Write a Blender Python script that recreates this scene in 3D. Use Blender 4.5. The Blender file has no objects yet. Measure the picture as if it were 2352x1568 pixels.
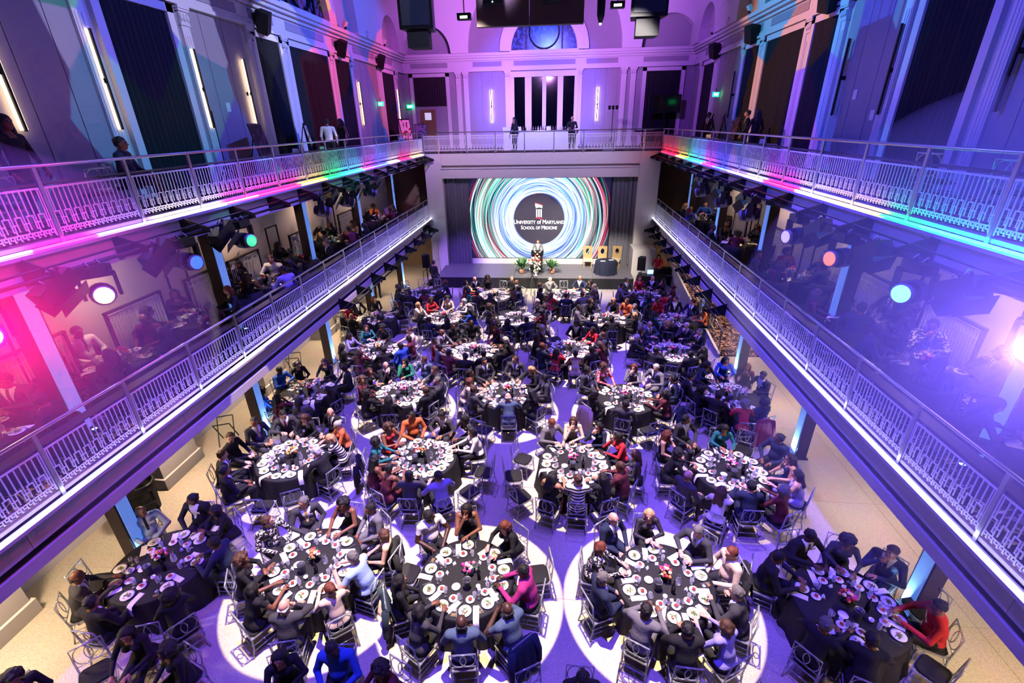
import bpy, math, random
import numpy as np
from mathutils import Matrix, Vector, Euler
random.seed(7)
rng = np.random.default_rng(7)
PI = math.pi
SC = bpy.context.scene
COL = SC.collection

# ------------------------------------------------------------------ camera
CAMZ = 8.85
p_, y_, r_ = 0.43404676, 0.09772712, -0.02006534          # pitch down, yaw left, roll
cy, sy, cp, sp, cr, sr = math.cos(y_), math.sin(y_), math.cos(p_), math.sin(p_), math.cos(r_), math.sin(r_)
fw = Vector((-sy*cp, cy*cp, -sp)); rt = Vector((cy, sy, 0)); dn = fw.cross(rt)
rt2 = rt*cr - dn*sr; dn2 = rt*sr + dn*cr
cam_d = bpy.data.cameras.new('camera'); cam = bpy.data.objects.new('camera', cam_d); COL.objects.link(cam)
cam_d.sensor_width = 36.0; cam_d.sensor_fit = 'HORIZONTAL'; cam_d.lens = 1085.2/2352*36
cam_d.clip_start = 0.05; cam_d.clip_end = 200
up = -dn2; bk = -fw
cam.matrix_world = Matrix(((rt2.x, up.x, bk.x, 0), (rt2.y, up.y, bk.y, 0), (rt2.z, up.z, bk.z, CAMZ), (0, 0, 0, 1)))
SC.camera = cam

# ------------------------------------------------------------------ world, exposure
wd = bpy.data.worlds.new('world'); SC.world = wd; wd.use_nodes = True
wd.node_tree.nodes['Background'].inputs[0].default_value = (0.30, 0.22, 0.75, 1)
wd.node_tree.nodes['Background'].inputs[1].default_value = 0.012
SC.view_settings.view_transform = 'Standard'; SC.view_settings.look = 'None'
SC.view_settings.exposure = 0.0; SC.view_settings.gamma = 1.0; SC.view_settings.use_curve_mapping = False
try:
    SC.cycles.max_bounces = 3; SC.cycles.diffuse_bounces = 1; SC.cycles.glossy_bounces = 1
    SC.cycles.transmission_bounces = 3; SC.cycles.transparent_max_bounces = 8; SC.cycles.volume_bounces = 0
    SC.cycles.caustics_reflective = False; SC.cycles.caustics_refractive = False
    SC.cycles.sample_clamp_indirect = 3.0; SC.cycles.use_adaptive_sampling = True; SC.cycles.adaptive_threshold = .1; SC.cycles.adaptive_min_samples = 12; SC.cycles.use_denoising = True
except Exception: pass

# ------------------------------------------------------------------ the place: fixed dimensions (metres)
XL, XR = -7.80, 5.78            # railing planes of the two side balconies
WL, WR = -10.5, 8.6             # outer side walls
YB = 35.5                       # upper back wall
YP = 28.95                      # face of the stage wall
Z1, Z2 = 3.60, 7.27             # mezzanine and gallery floor levels
COLY = [6.8, 11.65, 16.55, 21.4, 26.3]
POSTY = [0.33+1.62*i for i in range(18)]+[28.9]      # railing posts
CX = -0.97

def lin(h):
    h = h.lstrip('#'); v = [int(h[i:i+2], 16)/255 for i in (0, 2, 4)]
    return tuple(x/12.92 if x <= .04045 else ((x+.055)/1.055)**2.4 for x in v)

def aim(o, tgt):
    d = Vector(tgt)-Vector(o.location); o.rotation_euler = d.to_track_quat('-Z', 'Y').to_euler()

def spot(name, loc, tgt, power, col, half_deg, blend=.15, rad=.05):
    l = bpy.data.lights.new(name, 'SPOT'); l.energy = power; l.color = col; l.spot_size = math.radians(2*half_deg)
    l.spot_blend = blend; l.shadow_soft_size = rad
    o = bpy.data.objects.new(name, l); COL.objects.link(o); o.location = loc; aim(o, tgt); return o

def area(name, loc, tgt, power, col, sx, sy_=None, spread=180):
    l = bpy.data.lights.new(name, 'AREA'); l.energy = power; l.color = col
    l.shape = 'RECTANGLE'; l.size = sx; l.size_y = sy_ or sx; l.spread = math.radians(spread)
    o = bpy.data.objects.new(name, l); COL.objects.link(o); o.location = loc; aim(o, tgt); return o

def gobo(o, scale, palette, thresh=.45, seed=0.0):
    """breakup pattern in a stage light: patches of its colour-wheel colours inside the beam"""
    l = o.data; l.use_nodes = True; nt = l.node_tree; N = nt.nodes; L = nt.links
    em = [n for n in N if n.type == 'EMISSION'][0]
    tc = N.new('ShaderNodeTexCoord'); mp = N.new('ShaderNodeMapping'); mp.inputs['Location'].default_value = (seed, seed*1.7, 0)
    vo = N.new('ShaderNodeTexVoronoi'); vo.inputs['Scale'].default_value = scale; vo.voronoi_dimensions = '3D'
    vo.inputs['Randomness'].default_value = .9
    rp = N.new('ShaderNodeValToRGB'); e = rp.color_ramp.elements; rp.color_ramp.interpolation = 'CONSTANT'
    n = len(palette)
    e[0].position = 0; e[0].color = (*palette[0], 1); e[1].position = 1/n; e[1].color = (*palette[1], 1)
    for i in range(2, n):
        q = e.new(i/n); q.color = (*palette[i], 1)
    sep = N.new('ShaderNodeSeparateColor')
    L.new(tc.outputs['Normal'], mp.inputs[0]); L.new(mp.outputs[0], vo.inputs['Vector'])
    L.new(vo.outputs['Color'], sep.inputs[0]); L.new(sep.outputs[0], rp.inputs[0]); L.new(rp.outputs[0], em.inputs['Color'])

# ------------------------------------------------------------------ large lights: rig in the vault
TABLES = {  # name: (x, y, row words)  round tables on the ground floor
 'A0': (-7.95, 6.20), 'A1': (-4.80, 6.45), 'A2': (-1.62, 6.38), 'A3': (2.22, 6.55), 'A4': (5.45, 6.30),
 'B1': (-6.95, 9.65), 'B2': (-3.45, 9.90), 'B3': (0.60, 9.95), 'B4': (4.54, 9.92),
 'C0': (-8.20, 13.05), 'C1': (-5.00, 13.10), 'C2': (-1.52, 13.25), 'C3': (2.35, 13.25), 'C4': (5.67, 13.55),
 'D1': (-6.95, 16.30), 'D2': (-3.10, 16.35), 'D3': (0.62, 16.75), 'D4': (4.54, 16.70),
 'E0': (-8.24, 19.60), 'E1': (-5.05, 19.80), 'E2': (-1.70, 19.85), 'E3': (2.33, 19.85), 'E4': (5.35, 19.95),
 'F0': (-6.98, 23.15), 'F1': (-3.14, 22.90), 'F2': (0.65, 23.00), 'F3': (4.52, 23.10),
 'Z1': (-6.60, 3.05), 'Z2': (-3.20, 3.05), 'Z3': (0.60, 3.05), 'Z4': (4.30, 3.05)}
LIT = ['A1', 'A2', 'A3', 'B1', 'B2', 'B3', 'B4', 'C1', 'C2', 'C3', 'D1', 'D2', 'D3', 'D4', 'E1', 'E2', 'E3', 'F1', 'F2']
WARM = (1.0, .80, .46)
for k in LIT:
    x, y = TABLES[k]
    w = {'B4': 15000, 'B1': 25000, 'D4': 24000, 'D1': 22000}.get(k, 29000)
    spot('table_pin_spot', (x*.55+CX*.45, y+1.2, 17.5), (x, y+.12, 0), w, WARM, math.degrees(math.atan((1.92 if k[0] == 'A' else 1.72)/17.5)), .012, .03)
# blue-violet wash over the dance floor and side tables
for x, y in ((-6.2, 4.5), (4.2, 4.5), (-6.2, 12), (4.2, 12), (-6, 20), (4, 20)):
    spot('blue_wash', (CX+(x-CX)*.4, y, 17), (x, y, 0), 17000, (.13, .07, 1.0), 24, .8, .4)
spot('stage_key', (-3.5, 14, 14), (-1, 27.6, 1.6), 30000, (1, .9, .8), 13, .5, .1)
spot('stage_key', (2.5, 14, 14), (1.4, 27.6, 1.2), 24000, (1, .9, .85), 13, .6, .1)
spot('stage_wash', (-6, 18, 15), (-5.5, 27.5, .65), 24000, (.25, .12, 1), 10, .6, .2)
# the gallery walls: colour washes and breakup gobos from the rig
GR, BL, PK, WH, OR, DK, CY, PU = (.01, .45, .26), (.03, .11, 1), (1, .12, .5), (.5, .55, 1), (1, .42, .14), (.01, .015, .07), (.04, .42, .8), (.36, .10, 1)
g = spot('wall_gobo', (2.0, 12.5, 16), (WL, 15.5, 10.8), 5200, (1, 1, 1), 33, .35, .03); gobo(g, 5.5, [BL, DK, CY, WH, GR, DK, BL, DK], seed=.3)
g = spot('wall_gobo', (1.0, 22, 16), (WL, 25, 11.2), 6000, (1, 1, 1), 32, .35, .03); gobo(g, 5.0, [BL, PU, OR, WH, PK, BL, PU], seed=1.3)
g = spot('wall_gobo', (-3.0, 20, 16), (WR, 20.5, 11.3), 5600, (1, 1, 1), 30, .35, .03); gobo(g, 5.2, [BL, CY, OR, PU, DK, BL, CY], seed=2.3)
spot('wall_wash', (-4.0, 8, 15), (WR, 12, 10), 5200, (.015, .045, 1), 40, .6, .2)
spot('wall_wash', (3.0, 6, 15), (WL, 9, 10), 900, (.10, .12, 1), 38, .6, .2)
spot('wall_wash', (-1, 20, 15.5), (-7.5, YB, 11.5), 4600, (.62, .09, 1), 22, .6, .2)
spot('wall_wash', (-1, 20, 15.5), (6.0, YB, 11.5), 5000, (.34, .07, 1), 24, .6, .2)
spot('wall_wash', (-1, 19, 15), (CX-.5, YB, 10.4), 15000, (.05, .09, 1), 17, .5, .2)
spot('wall_wash', (-1, 24, 12.5), (CX, YB, 15.2), 4200, (.75, .28, 1), 44, .6, .2)
spot('face_wash', (-2, 17, 14), (-2, YP, 6.0), 11000, (.55, .45, 1), 30, .7, .3)
spot('railing_wash', (-1, 18, 16), (-5.5, YP+.3, 8), 900, (1, .15, .65), 13, .6, .1)
spot('balcony_fascia_wash', (3, 9, 16), (XL, 12, 4.5), 800, (.45, .22, 1), 40, .8, .3)
spot('balcony_fascia_wash', (-5, 9, 16), (XR, 12, 4.5), 1500, (.20, .12, 1), 40, .8, .3)
spot('red_flare_fill', (-4.0, 7, 9.5), (-9.0, 4.5, 5.0), 700, (1, .02, .18), 42, .8, .2)  # added unseen lamp, reddens the near left mezzanine like the lens flare
# ------------------------------------------------------------------ materials
MATS = {}
def mat(name, rgb=(.5, .5, .5), rough=.5, metal=0., emit=None, es=0., var=0., vscale=30., bump=0., bscale=60., spec=.5, alpha=1., trans=0.):
    if name in MATS: return MATS[name]
    m = bpy.data.materials.new(name); m.use_nodes = True; nt = m.node_tree; N = nt.nodes; L = nt.links
    b = N['Principled BSDF']
    if isinstance(rgb, str): rgb = lin(rgb)
    b.inputs['Base Color'].default_value = (*rgb, 1); b.inputs['Roughness'].default_value = rough; b.inputs['Metallic'].default_value = metal
    b.inputs['Specular IOR Level'].default_value = spec
    if trans: b.inputs['Transmission Weight'].default_value = trans
    if alpha < 1: b.inputs['Alpha'].default_value = alpha
    if emit is not None:
        if isinstance(emit, str): emit = lin(emit)
        b.inputs['Emission Color'].default_value = (*emit, 1); b.inputs['Emission Strength'].default_value = es
    if var or bump:
        tc = N.new('ShaderNodeTexCoord')
        if var:
            nz = N.new('ShaderNodeTexNoise'); nz.inputs['Scale'].default_value = vscale; nz.inputs['Detail'].default_value = 3
            mx = N.new('ShaderNodeMix'); mx.data_type = 'RGBA'
            mx.inputs['A'].default_value = (*[c*(1-var) for c in rgb], 1); mx.inputs['B'].default_value = (*[min(1, c*(1+var)) for c in rgb], 1)
            L.new(tc.outputs['Object'], nz.inputs['Vector']); L.new(nz.outputs['Fac'], mx.inputs['Factor']); L.new(mx.outputs['Result'], b.inputs['Base Color'])
        if bump:
            n2 = N.new('ShaderNodeTexNoise'); n2.inputs['Scale'].default_value = bscale; n2.inputs['Detail'].default_value = 2
            bp = N.new('ShaderNodeBump'); bp.inputs['Strength'].default_value = bump; bp.inputs['Distance'].default_value = .02
            L.new(tc.outputs['Object'], n2.inputs['Vector']); L.new(n2.outputs['Fac'], bp.inputs['Height']); L.new(bp.outputs[0], b.inputs['Normal'])
    MATS[name] = m; return m

def mat_terrazzo():
    m = mat('terrazzo', '#d9c9b4', .35)
    nt = m.node_tree; N = nt.nodes; L = nt.links; b = N['Principled BSDF']
    tc = N.new('ShaderNodeTexCoord'); v = N.new('ShaderNodeTexVoronoi'); v.inputs['Scale'].default_value = 85
    rp = N.new('ShaderNodeValToRGB'); e = rp.color_ramp.elements
    e[0].position = 0; e[0].color = (*lin('#c6b49d'), 1); e[1].position = 1; e[1].color = (*lin('#e8dcc8'), 1)
    q = e.new(.45); q.color = (*lin('#d8c8b2'), 1)
    nz = N.new('ShaderNodeTexNoise'); nz.inputs['Scale'].default_value = .8
    mx = N.new('ShaderNodeMix'); mx.data_type = 'RGBA'; mx.blend_type = 'MULTIPLY'; mx.inputs['Factor'].default_value = .25
    sp_ = N.new('ShaderNodeSeparateColor')
    L.new(tc.outputs['Object'], v.inputs['Vector']); L.new(tc.outputs['Object'], nz.inputs['Vector'])
    L.new(v.outputs['Color'], sp_.inputs[0]); L.new(sp_.outputs[0], rp.inputs[0]); L.new(rp.outputs[0], mx.inputs['A']); L.new(nz.outputs['Color'], mx.inputs['B'])
    L.new(mx.outputs['Result'], b.inputs['Base Color']); return m

def mat_carpet(name, dark, light, scale=2.4):
    """patterned carpet: swirling leaf-like light streaks on a dark ground"""
    m = mat(name, dark, .95, spec=.1)
    nt = m.node_tree; N = nt.nodes; L = nt.links; b = N['Principled BSDF']
    tc = N.new('ShaderNodeTexCoord'); nz = N.new('ShaderNodeTexNoise'); nz.inputs['Scale'].default_value = scale; nz.inputs['Detail'].default_value = 1
    nz.inputs['Distortion'].default_value = 1.5
    w = N.new('ShaderNodeMath'); w.operation = 'MULTIPLY'; w.inputs[1].default_value = 26
    s = N.new('ShaderNodeMath'); s.operation = 'SINE'; rp = N.new('ShaderNodeValToRGB'); e = rp.color_ramp.elements
    e[0].position = .55; e[0].color = (*lin(dark), 1); e[1].position = .68; e[1].color = (*lin(light), 1)
    L.new(tc.outputs['Object'], nz.inputs['Vector']); L.new(nz.outputs['Fac'], w.inputs[0]); L.new(w.outputs[0], s.inputs[0]); L.new(s.outputs[0], rp.inputs[0]); L.new(rp.outputs[0], b.inputs['Base Color'])
    return m

def mat_acrylic():
    m = bpy.data.materials.new('clear_acrylic'); m.use_nodes = True; nt = m.node_tree; N = nt.nodes; L = nt.links
    b = N['Principled BSDF']; b.inputs['Base Color'].default_value = (.80, .82, .86, 1); b.inputs['Roughness'].default_value = .16; b.inputs['Metallic'].default_value = .55
    t = N.new('ShaderNodeBsdfTransparent'); t.inputs[0].default_value = (.92, .93, .95, 1)
    fr = N.new('ShaderNodeLayerWeight'); fr.inputs[0].default_value = .35
    mr = N.new('ShaderNodeMapRange'); mr.inputs['To Min'].default_value = .38; mr.inputs['To Max'].default_value = .95
    mx = N.new('ShaderNodeMixShader'); L.new(fr.outputs['Facing'], mr.inputs[0]); L.new(mr.outputs[0], mx.inputs[0])
    L.new(t.outputs[0], mx.inputs[1]); L.new(b.outputs[0], mx.inputs[2]); L.new(mx.outputs[0], N['Material Output'].inputs[0])
    MATS['acrylic'] = m; return m

def mat_glass(name='clear_glass', tint=(.95, .96, .98), f=.22):
    m = bpy.data.materials.new(name); m.use_nodes = True; nt = m.node_tree; N = nt.nodes; L = nt.links
    b = N['Principled BSDF']; b.inputs['Base Color'].default_value = (.9, .9, .92, 1); b.inputs['Roughness'].default_value = .05
    t = N.new('ShaderNodeBsdfTransparent'); t.inputs[0].default_value = (*tint, 1)
    fr = N.new('ShaderNodeLayerWeight'); fr.inputs[0].default_value = .3
    mr = N.new('ShaderNodeMapRange'); mr.inputs['To Min'].default_value = f; mr.inputs['To Max'].default_value = .85
    mx = N.new('ShaderNodeMixShader'); L.new(fr.outputs['Facing'], mr.inputs[0]); L.new(mr.outputs[0], mx.inputs[0])
    L.new(t.outputs[0], mx.inputs[1]); L.new(b.outputs[0], mx.inputs[2]); L.new(mx.outputs[0], N['Material Output'].inputs[0])
    MATS[name] = m; return m

def mat_stripe(name, a, b_, scale, axis='Z'):
    m = mat(name, a, .8); nt = m.node_tree; N = nt.nodes; L = nt.links; b = N['Principled BSDF']
    tc = N.new('ShaderNodeTexCoord'); s = N.new('ShaderNodeSeparateXYZ'); mu = N.new('ShaderNodeMath'); mu.operation = 'MULTIPLY'; mu.inputs[1].default_value = scale
    sn = N.new('ShaderNodeMath'); sn.operation = 'SINE'; gt = N.new('ShaderNodeMath'); gt.operation = 'GREATER_THAN'; gt.inputs[1].default_value = 0
    mx = N.new('ShaderNodeMix'); mx.data_type = 'RGBA'; mx.inputs['A'].default_value = (*lin(a), 1); mx.inputs['B'].default_value = (*lin(b_), 1)
    L.new(tc.outputs['Object'], s.inputs[0]); L.new(s.outputs[axis], mu.inputs[0]); L.new(mu.outputs[0], sn.inputs[0]); L.new(sn.outputs[0], gt.inputs[0]); L.new(gt.outputs[0], mx.inputs['Factor']); L.new(mx.outputs['Result'], b.inputs['Base Color']); return m

def mat_print(name, a, b_, scale=22):
    m = mat(name, a, .8); nt = m.node_tree; N = nt.nodes; L = nt.links; b = N['Principled BSDF']
    tc = N.new('ShaderNodeTexCoord'); nz = N.new('ShaderNodeTexNoise'); nz.inputs['Scale'].default_value = scale; nz.inputs['Detail'].default_value = 2
    rp = N.new('ShaderNodeValToRGB'); e = rp.color_ramp.elements; rp.color_ramp.interpolation = 'CONSTANT'
    e[0].position = 0; e[0].color = (*lin(a), 1); e[1].position = .53; e[1].color = (*lin(b_), 1)
    L.new(tc.outputs['Object'], nz.inputs['Vector']); L.new(nz.outputs['Fac'], rp.inputs[0]); L.new(rp.outputs[0], b.inputs['Base Color']); return m

M_TERR = mat_terrazzo(); M_ACR = mat_acrylic(); M_GLASS = mat_glass()
M_WALL = mat('wall_plaster', '#d6cdc4', .85, var=.04, vscale=3)
M_WALL2 = mat('gallery_wall', '#a59eaa', .85, var=.05, vscale=2)
M_TRIM = mat('white_trim', '#e6e0e4', .6, var=.03)
M_FASC = mat('fascia_paint', '#b9aeb2', .7, var=.04, vscale=4)
M_BLACK = mat('black_metal', '#0c0c10', .45, .3)
M_BLACKM = mat('matt_black', '#08080b', .8)
M_RAILW = mat('white_metal_panel', '#e9e6ea', .45, .0, var=.03)
M_STEEL = mat('brushed_steel', '#b9bac2', .3, .9, var=.08, vscale=80)
M_DARKST = mat('bronze_steel', '#3a3030', .45, .5, var=.1)
M_CURT = mat('dark_curtain', '#15171f', .9, var=.25, vscale=9)
M_GCURT = mat('grey_curtain', '#6d6c72', .9, var=.2, vscale=9)
M_CLOTH = mat('black_tablecloth', '#141214', .75, var=.15, vscale=14)
M_CHINA = mat('white_china', '#f4f0ea', .25)
M_LINEN = mat('white_linen', '#f3efe9', .9, var=.04)
M_CUSH = mat('black_cushion', '#131114', .8, var=.2, vscale=40)
M_CARPET = mat_carpet('swirl_carpet', '#3b2f36', '#c9b9ad')
M_STAGE = mat('stage_deck', '#6b676c', .7, var=.12, vscale=20)

# ------------------------------------------------------------------ mesh builder
class MB:
    def __init__(s): s.v = []; s.f = []; s.m = []; s.cur = 0; s.sm = []
    def add(s, vs, fs, smooth=False):
        o = len(s.v); s.v.extend(vs)
        for f in fs: s.f.append([i+o for i in f]); s.m.append(s.cur); s.sm.append(smooth)
        return s
    def box(s, a, b):
        (x0, y0, z0), (x1, y1, z1) = a, b
        if x0 > x1: x0, x1 = x1, x0
        if y0 > y1: y0, y1 = y1, y0
        if z0 > z1: z0, z1 = z1, z0
        return s.add([(x0, y0, z0), (x1, y0, z0), (x1, y1, z0), (x0, y1, z0), (x0, y0, z1), (x1, y0, z1), (x1, y1, z1), (x0, y1, z1)],
                     [(0, 3, 2, 1), (4, 5, 6, 7), (0, 1, 5, 4), (1, 2, 6, 5), (2, 3, 7, 6), (3, 0, 4, 7)])
    def cbox(s, c, d): return s.box([c[i]-d[i]/2 for i in range(3)], [c[i]+d[i]/2 for i in range(3)])
    def obox(s, c, d, R):
        h = [x/2 for x in d]; vs = []
        for sx, sy__, sz in ((-1, -1, -1), (1, -1, -1), (1, 1, -1), (-1, 1, -1), (-1, -1, 1), (1, -1, 1), (1, 1, 1), (-1, 1, 1)):
            p = R @ Vector((sx*h[0], sy__*h[1], sz*h[2])) + Vector(c); vs.append(tuple(p))
        return s.add(vs, [(0, 3, 2, 1), (4, 5, 6, 7), (0, 1, 5, 4), (1, 2, 6, 5), (2, 3, 7, 6), (3, 0, 4, 7)])
    def bar(s, p, q, w, h=None, up=(0, 0, 1)):
        p, q = Vector(p), Vector(q); d = q-p; h = h or w
        x = d.cross(Vector(up)); x = x.normalized() if x.length > 1e-6 else Vector((1, 0, 0)); z = x.cross(d).normalized()
        vs = [tuple(e+x*a*w/2+z*b*h/2) for e in (p, q) for a, b in ((-1, -1), (1, -1), (1, 1), (-1, 1))]
        return s.add(vs, [(3, 2, 1, 0), (4, 5, 6, 7), (0, 1, 5, 4), (1, 2, 6, 5), (2, 3, 7, 6), (3, 0, 4, 7)])
    def tube(s, pts, r, n=6, closed=False, rs=None):
        pts = [Vector(p) for p in pts]; k = len(pts); vs = []; up = Vector((0, 0, 1))
        for i, p in enumerate(pts):
            a = pts[(i-1) % k] if closed or i else p; b = pts[(i+1) % k] if closed or i < k-1 else p
            t = (b-a); t = t.normalized() if t.length > 1e-9 else up
            x = t.cross(up if abs(t.z) < .95 else Vector((0, 1, 0))).normalized(); z = x.cross(t)
            rr = rs[i] if rs else r
            for j in range(n):
                g = 2*PI*j/n; vs.append(tuple(p+x*math.cos(g)*rr+z*math.sin(g)*rr))
        fs = []
        for i in range(k if closed else k-1):
            for j in range(n):
                a, b = i*n+j, i*n+(j+1) % n; c, d = ((i+1) % k)*n+(j+1) % n, ((i+1) % k)*n+j
                fs.append((a, b, c, d))
        if not closed: fs += [tuple(range(n-1, -1, -1)), tuple((k-1)*n+j for j in range(n))]
        return s.add(vs, fs, True)
    def lathe(s, prof, n=16, c=(0, 0, 0), cap0=True, cap1=True):
        vs = []; fs = []
        for r, z in prof:
            for j in range(n): g = 2*PI*j/n; vs.append((c[0]+r*math.cos(g), c[1]+r*math.sin(g), c[2]+z))
        k = len(prof)
        for i in range(k-1):
            for j in range(n): fs.append((i*n+j, i*n+(j+1) % n, (i+1)*n+(j+1) % n, (i+1)*n+j))
        if cap0: fs.append(tuple(range(n-1, -1, -1)))
        if cap1: fs.append(tuple((k-1)*n+j for j in range(n)))
        return s.add(vs, fs, True)
    def ball(s, c, r, n=10, k=7):
        if not hasattr(r, '__len__'): r = (r, r, r)
        vs = [(c[0], c[1], c[2]-r[2])]; fs = []
        for i in range(1, k):
            a = -PI/2+PI*i/k
            for j in range(n):
                g = 2*PI*j/n; vs.append((c[0]+r[0]*math.cos(a)*math.cos(g), c[1]+r[1]*math.cos(a)*math.sin(g), c[2]+r[2]*math.sin(a)))
        vs.append((c[0], c[1], c[2]+r[2]))
        for j in range(n):
            fs.append((0, 1+(j+1) % n, 1+j)); e = 1+(k-2)*n; fs.append((len(vs)-1, e+j, e+(j+1) % n))
        for i in range(k-2):
            for j in range(n): fs.append((1+i*n+j, 1+i*n+(j+1) % n, 1+(i+1)*n+(j+1) % n, 1+(i+1)*n+j))
        return s.add(vs, fs, True)
    def prism(s, poly, a, b, axis='z'):
        """poly: 2D outline, extruded from a to b along axis"""
        def P(u, v, w): return {'z': (u, v, w), 'y': (u, w, v), 'x': (w, u, v)}[axis]
        n = len(poly); vs = [P(u, v, a) for u, v in poly]+[P(u, v, b) for u, v in poly]
        fs = [tuple(range(n-1, -1, -1)), tuple(range(n, 2*n))]+[(i, (i+1) % n, n+(i+1) % n, n+i) for i in range(n)]
        return s.add(vs, fs)
    def mesh(s, name, mats=()):
        me = bpy.data.meshes.new(name); me.from_pydata(s.v, [], s.f)
        for m in (mats if isinstance(mats, (list, tuple)) else [mats]): me.materials.append(m)
        me.polygons.foreach_set('material_index', s.m); me.polygons.foreach_set('use_smooth', s.sm); me.update(); return me

def ob(name, me, parent=None, loc=(0, 0, 0), rot=(0, 0, 0), sc=None):
    o = bpy.data.objects.new(name, me); COL.objects.link(o); o.location = loc; o.rotation_euler = rot
    if sc: o.scale = sc
    if parent is not None: o.parent = parent
    return o
def part(name, mb, m, parent, loc=(0, 0, 0), rot=(0, 0, 0)): return ob(name, mb.mesh(name, m), parent, loc, rot)
def tag(o, label, cat, group=None, kind=None):
    o['label'] = label; o['category'] = cat
    if group: o['group'] = group
    if kind: o['kind'] = kind
    return o
def thing(name, label, cat, loc=(0, 0, 0), rz=0., group=None, rot=None):
    o = ob(name, None, None, loc, rot or (0, 0, rz)); o.empty_display_size = .1
    return tag(o, label, cat, group)
def one(name, mb, m, label, cat, loc=(0, 0, 0), rz=0., group=None): return tag(ob(name, mb.mesh(name, m), None, loc, (0, 0, rz)), label, cat, group)
def struct(name, mb, m, parent=None):
    o = ob(name, mb.mesh(name, m), parent)
    if parent is None: o['kind'] = 'structure'
    return o
# ================================================================== THE SETTING
fl = struct('floor', MB().box((WL-.9, -3, -.3), (WR+.9, 32, -.012)), mat('floor_joint', '#6e6257', .9))
sx_ = [WL-.9+i*3.25 for i in range(8)]; sy_ = [-3+i*3.2 for i in range(11)]
sl = MB().box((0, 0, -.2), (3.244, 3.194, 0)).mesh('slab', M_TERR)
for x in sx_:
    for y in sy_: ob('slab', sl, fl, (x, y, 0))

def profile_box(name, xs, y0, y1, z0, z1, m, parent=None): return struct(name, MB().box((xs[0], y0, z0), (xs[1], y1, z1)), m, parent)
wl_ = struct('wall_left', MB().box((WL-.3, -3, Z1-.3), (WL, YB, 18)), M_WALL)
wr_ = struct('wall_right', MB().box((WR, -3, Z1-.3), (WR+.3, YB, 18)), M_WALL)
GL, GRR = WL-.6, WR+.6        # the ground floor aisles run a little wider
struct('wall_aisle_left', MB().box((GL-.3, -3, 0), (GL, 31.6, Z1-.3)), M_WALL)
struct('wall_aisle_right', MB().box((GRR, -3, 0), (GRR+.3, 31.6, Z1-.3)), M_WALL)
wb_ = struct('wall_back', MB().box((WL-.3, YB, Z2-.4), (WR+.3, YB+.3, 18)), M_WALL2)
struct('ceiling', MB().box((WL-.3, 3, 17.9), (WR+.3, YB+.3, 18.1)), mat('vault_plaster', '#b9aab8', .9, var=.05, vscale=2))
# upper walls carry a skin of tall panels with open joints
PANZ = (Z2, 11.95)
def wall_panels(parent, wx, h, ys):
    cache = {}
    for a, b in ys:
        n = max(1, round((b-a)/.95)); d = (b-a)/n
        for i in range(n):
            k = round(d, 3)
            if k not in cache: cache[k] = MB().box((0, .012, PANZ[0]), (.03, d-.012, PANZ[1])).mesh('panel', M_WALL2)
            ob('panel', cache[k], parent, (wx if h > 0 else wx-.03, a+i*d, 0))
for par, wx, h in ((wl_, WL, 1), (wr_, WR, -1)):
    wall_panels(par, wx, h, ((-1, 11.6), (14.5, 17.5), (26.9, 30.3), (33.6, 35.4)))
for i, (a, b) in enumerate(((-5.85, -3.75), (1.6, 3.75))):
    n = 3; d = (b-a)/n
    for j in range(n): ob('panel', MB().box((a+j*d+.012, YB-.03, Z2), (a+(j+1)*d-.012, YB, 11.95)).mesh('panel', M_WALL2), wb_)
# entablature and cornices round the three upper walls
def cornice(name, f):
    m = MB()
    for z0, z1, d in ((11.92, 12.02, .16), (12.02, 12.14, .10), (12.14, 12.55, .06), (12.55, 12.68, .16), (12.68, 12.80, .30), (12.80, 12.95, .40)): f(m, z0, z1, d)
    struct(name, m, M_TRIM)
cornice('trim_1', lambda m, a, b, d: m.box((WL, 5, a), (WL+d, YB, b)))
cornice('trim_2', lambda m, a, b, d: m.box((WR-d, 5, a), (WR, YB, b)))
cornice('trim_3', lambda m, a, b, d: m.box((WL, YB-d, a), (WR, YB, b)))
# frieze panels
fm = mat('frieze_panel', '#a99fae', .8)
for i, (a, b) in enumerate(((-9.9, -7.4), (-5.7, -3.8), (-3.0, 1.0), (1.7, 3.7), (5.3, 8.1))):
    ob('frieze_panel', MB().box((a, YB-.085, 12.2), (b, YB-.05, 12.48)).mesh('frieze_panel', fm), wb_)
for par, wx, h in ((wl_, WL, 1), (wr_, WR, -1)):
    for a, b in ((14.4, 17.4), (18.1, 19.6), (20.5, 23.7), (24.6, 26.2), (27, 30), (31, 33.2)):
        ob('frieze_panel', MB().box((wx+h*.05, a, 12.2), (wx+h*.085, b, 12.48)).mesh('frieze_panel', fm), par)
# lunette arches: a proud skin above the cornice with arched recesses
def arch_skin(arches, lo, hi, zt=18.0, n=240):
    xs = sorted(set([lo+(hi-lo)*i/n for i in range(n+1)]+[c+s*r for c, r in arches for s in (-1, 1)]))
    def zb(x):
        z = 12.95
        for c, r in arches:
            if abs(x-c) < r: z = max(z, 13.0+math.sqrt(max(0, r*r-(x-c)**2)))
        return min(z, zt-.01)
    return xs, [zb(x) for x in xs], zt
def skin_mesh(arches, lo, hi, P, d):
    xs, zs, zt = arch_skin(arches, lo, hi); m = MB(); vs = []; fs = []
    for x, z in zip(xs, zs): vs += [P(x, z, d), P(x, zt, d), P(x, z, 0)]
    for i in range(len(xs)-1):
        a, b = 3*i, 3*i+3; fs += [(a, b, b+1, a+1), (a+2, b+2, b, a)]
    m.add(vs, fs); return m
struct('trim_4', skin_mesh([(-8.6, 1.55), (CX-.05, 4.87), (6.75, 1.7)], WL, WR, lambda x, z, d: (x, YB-d, z), .5), M_TRIM)
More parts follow.
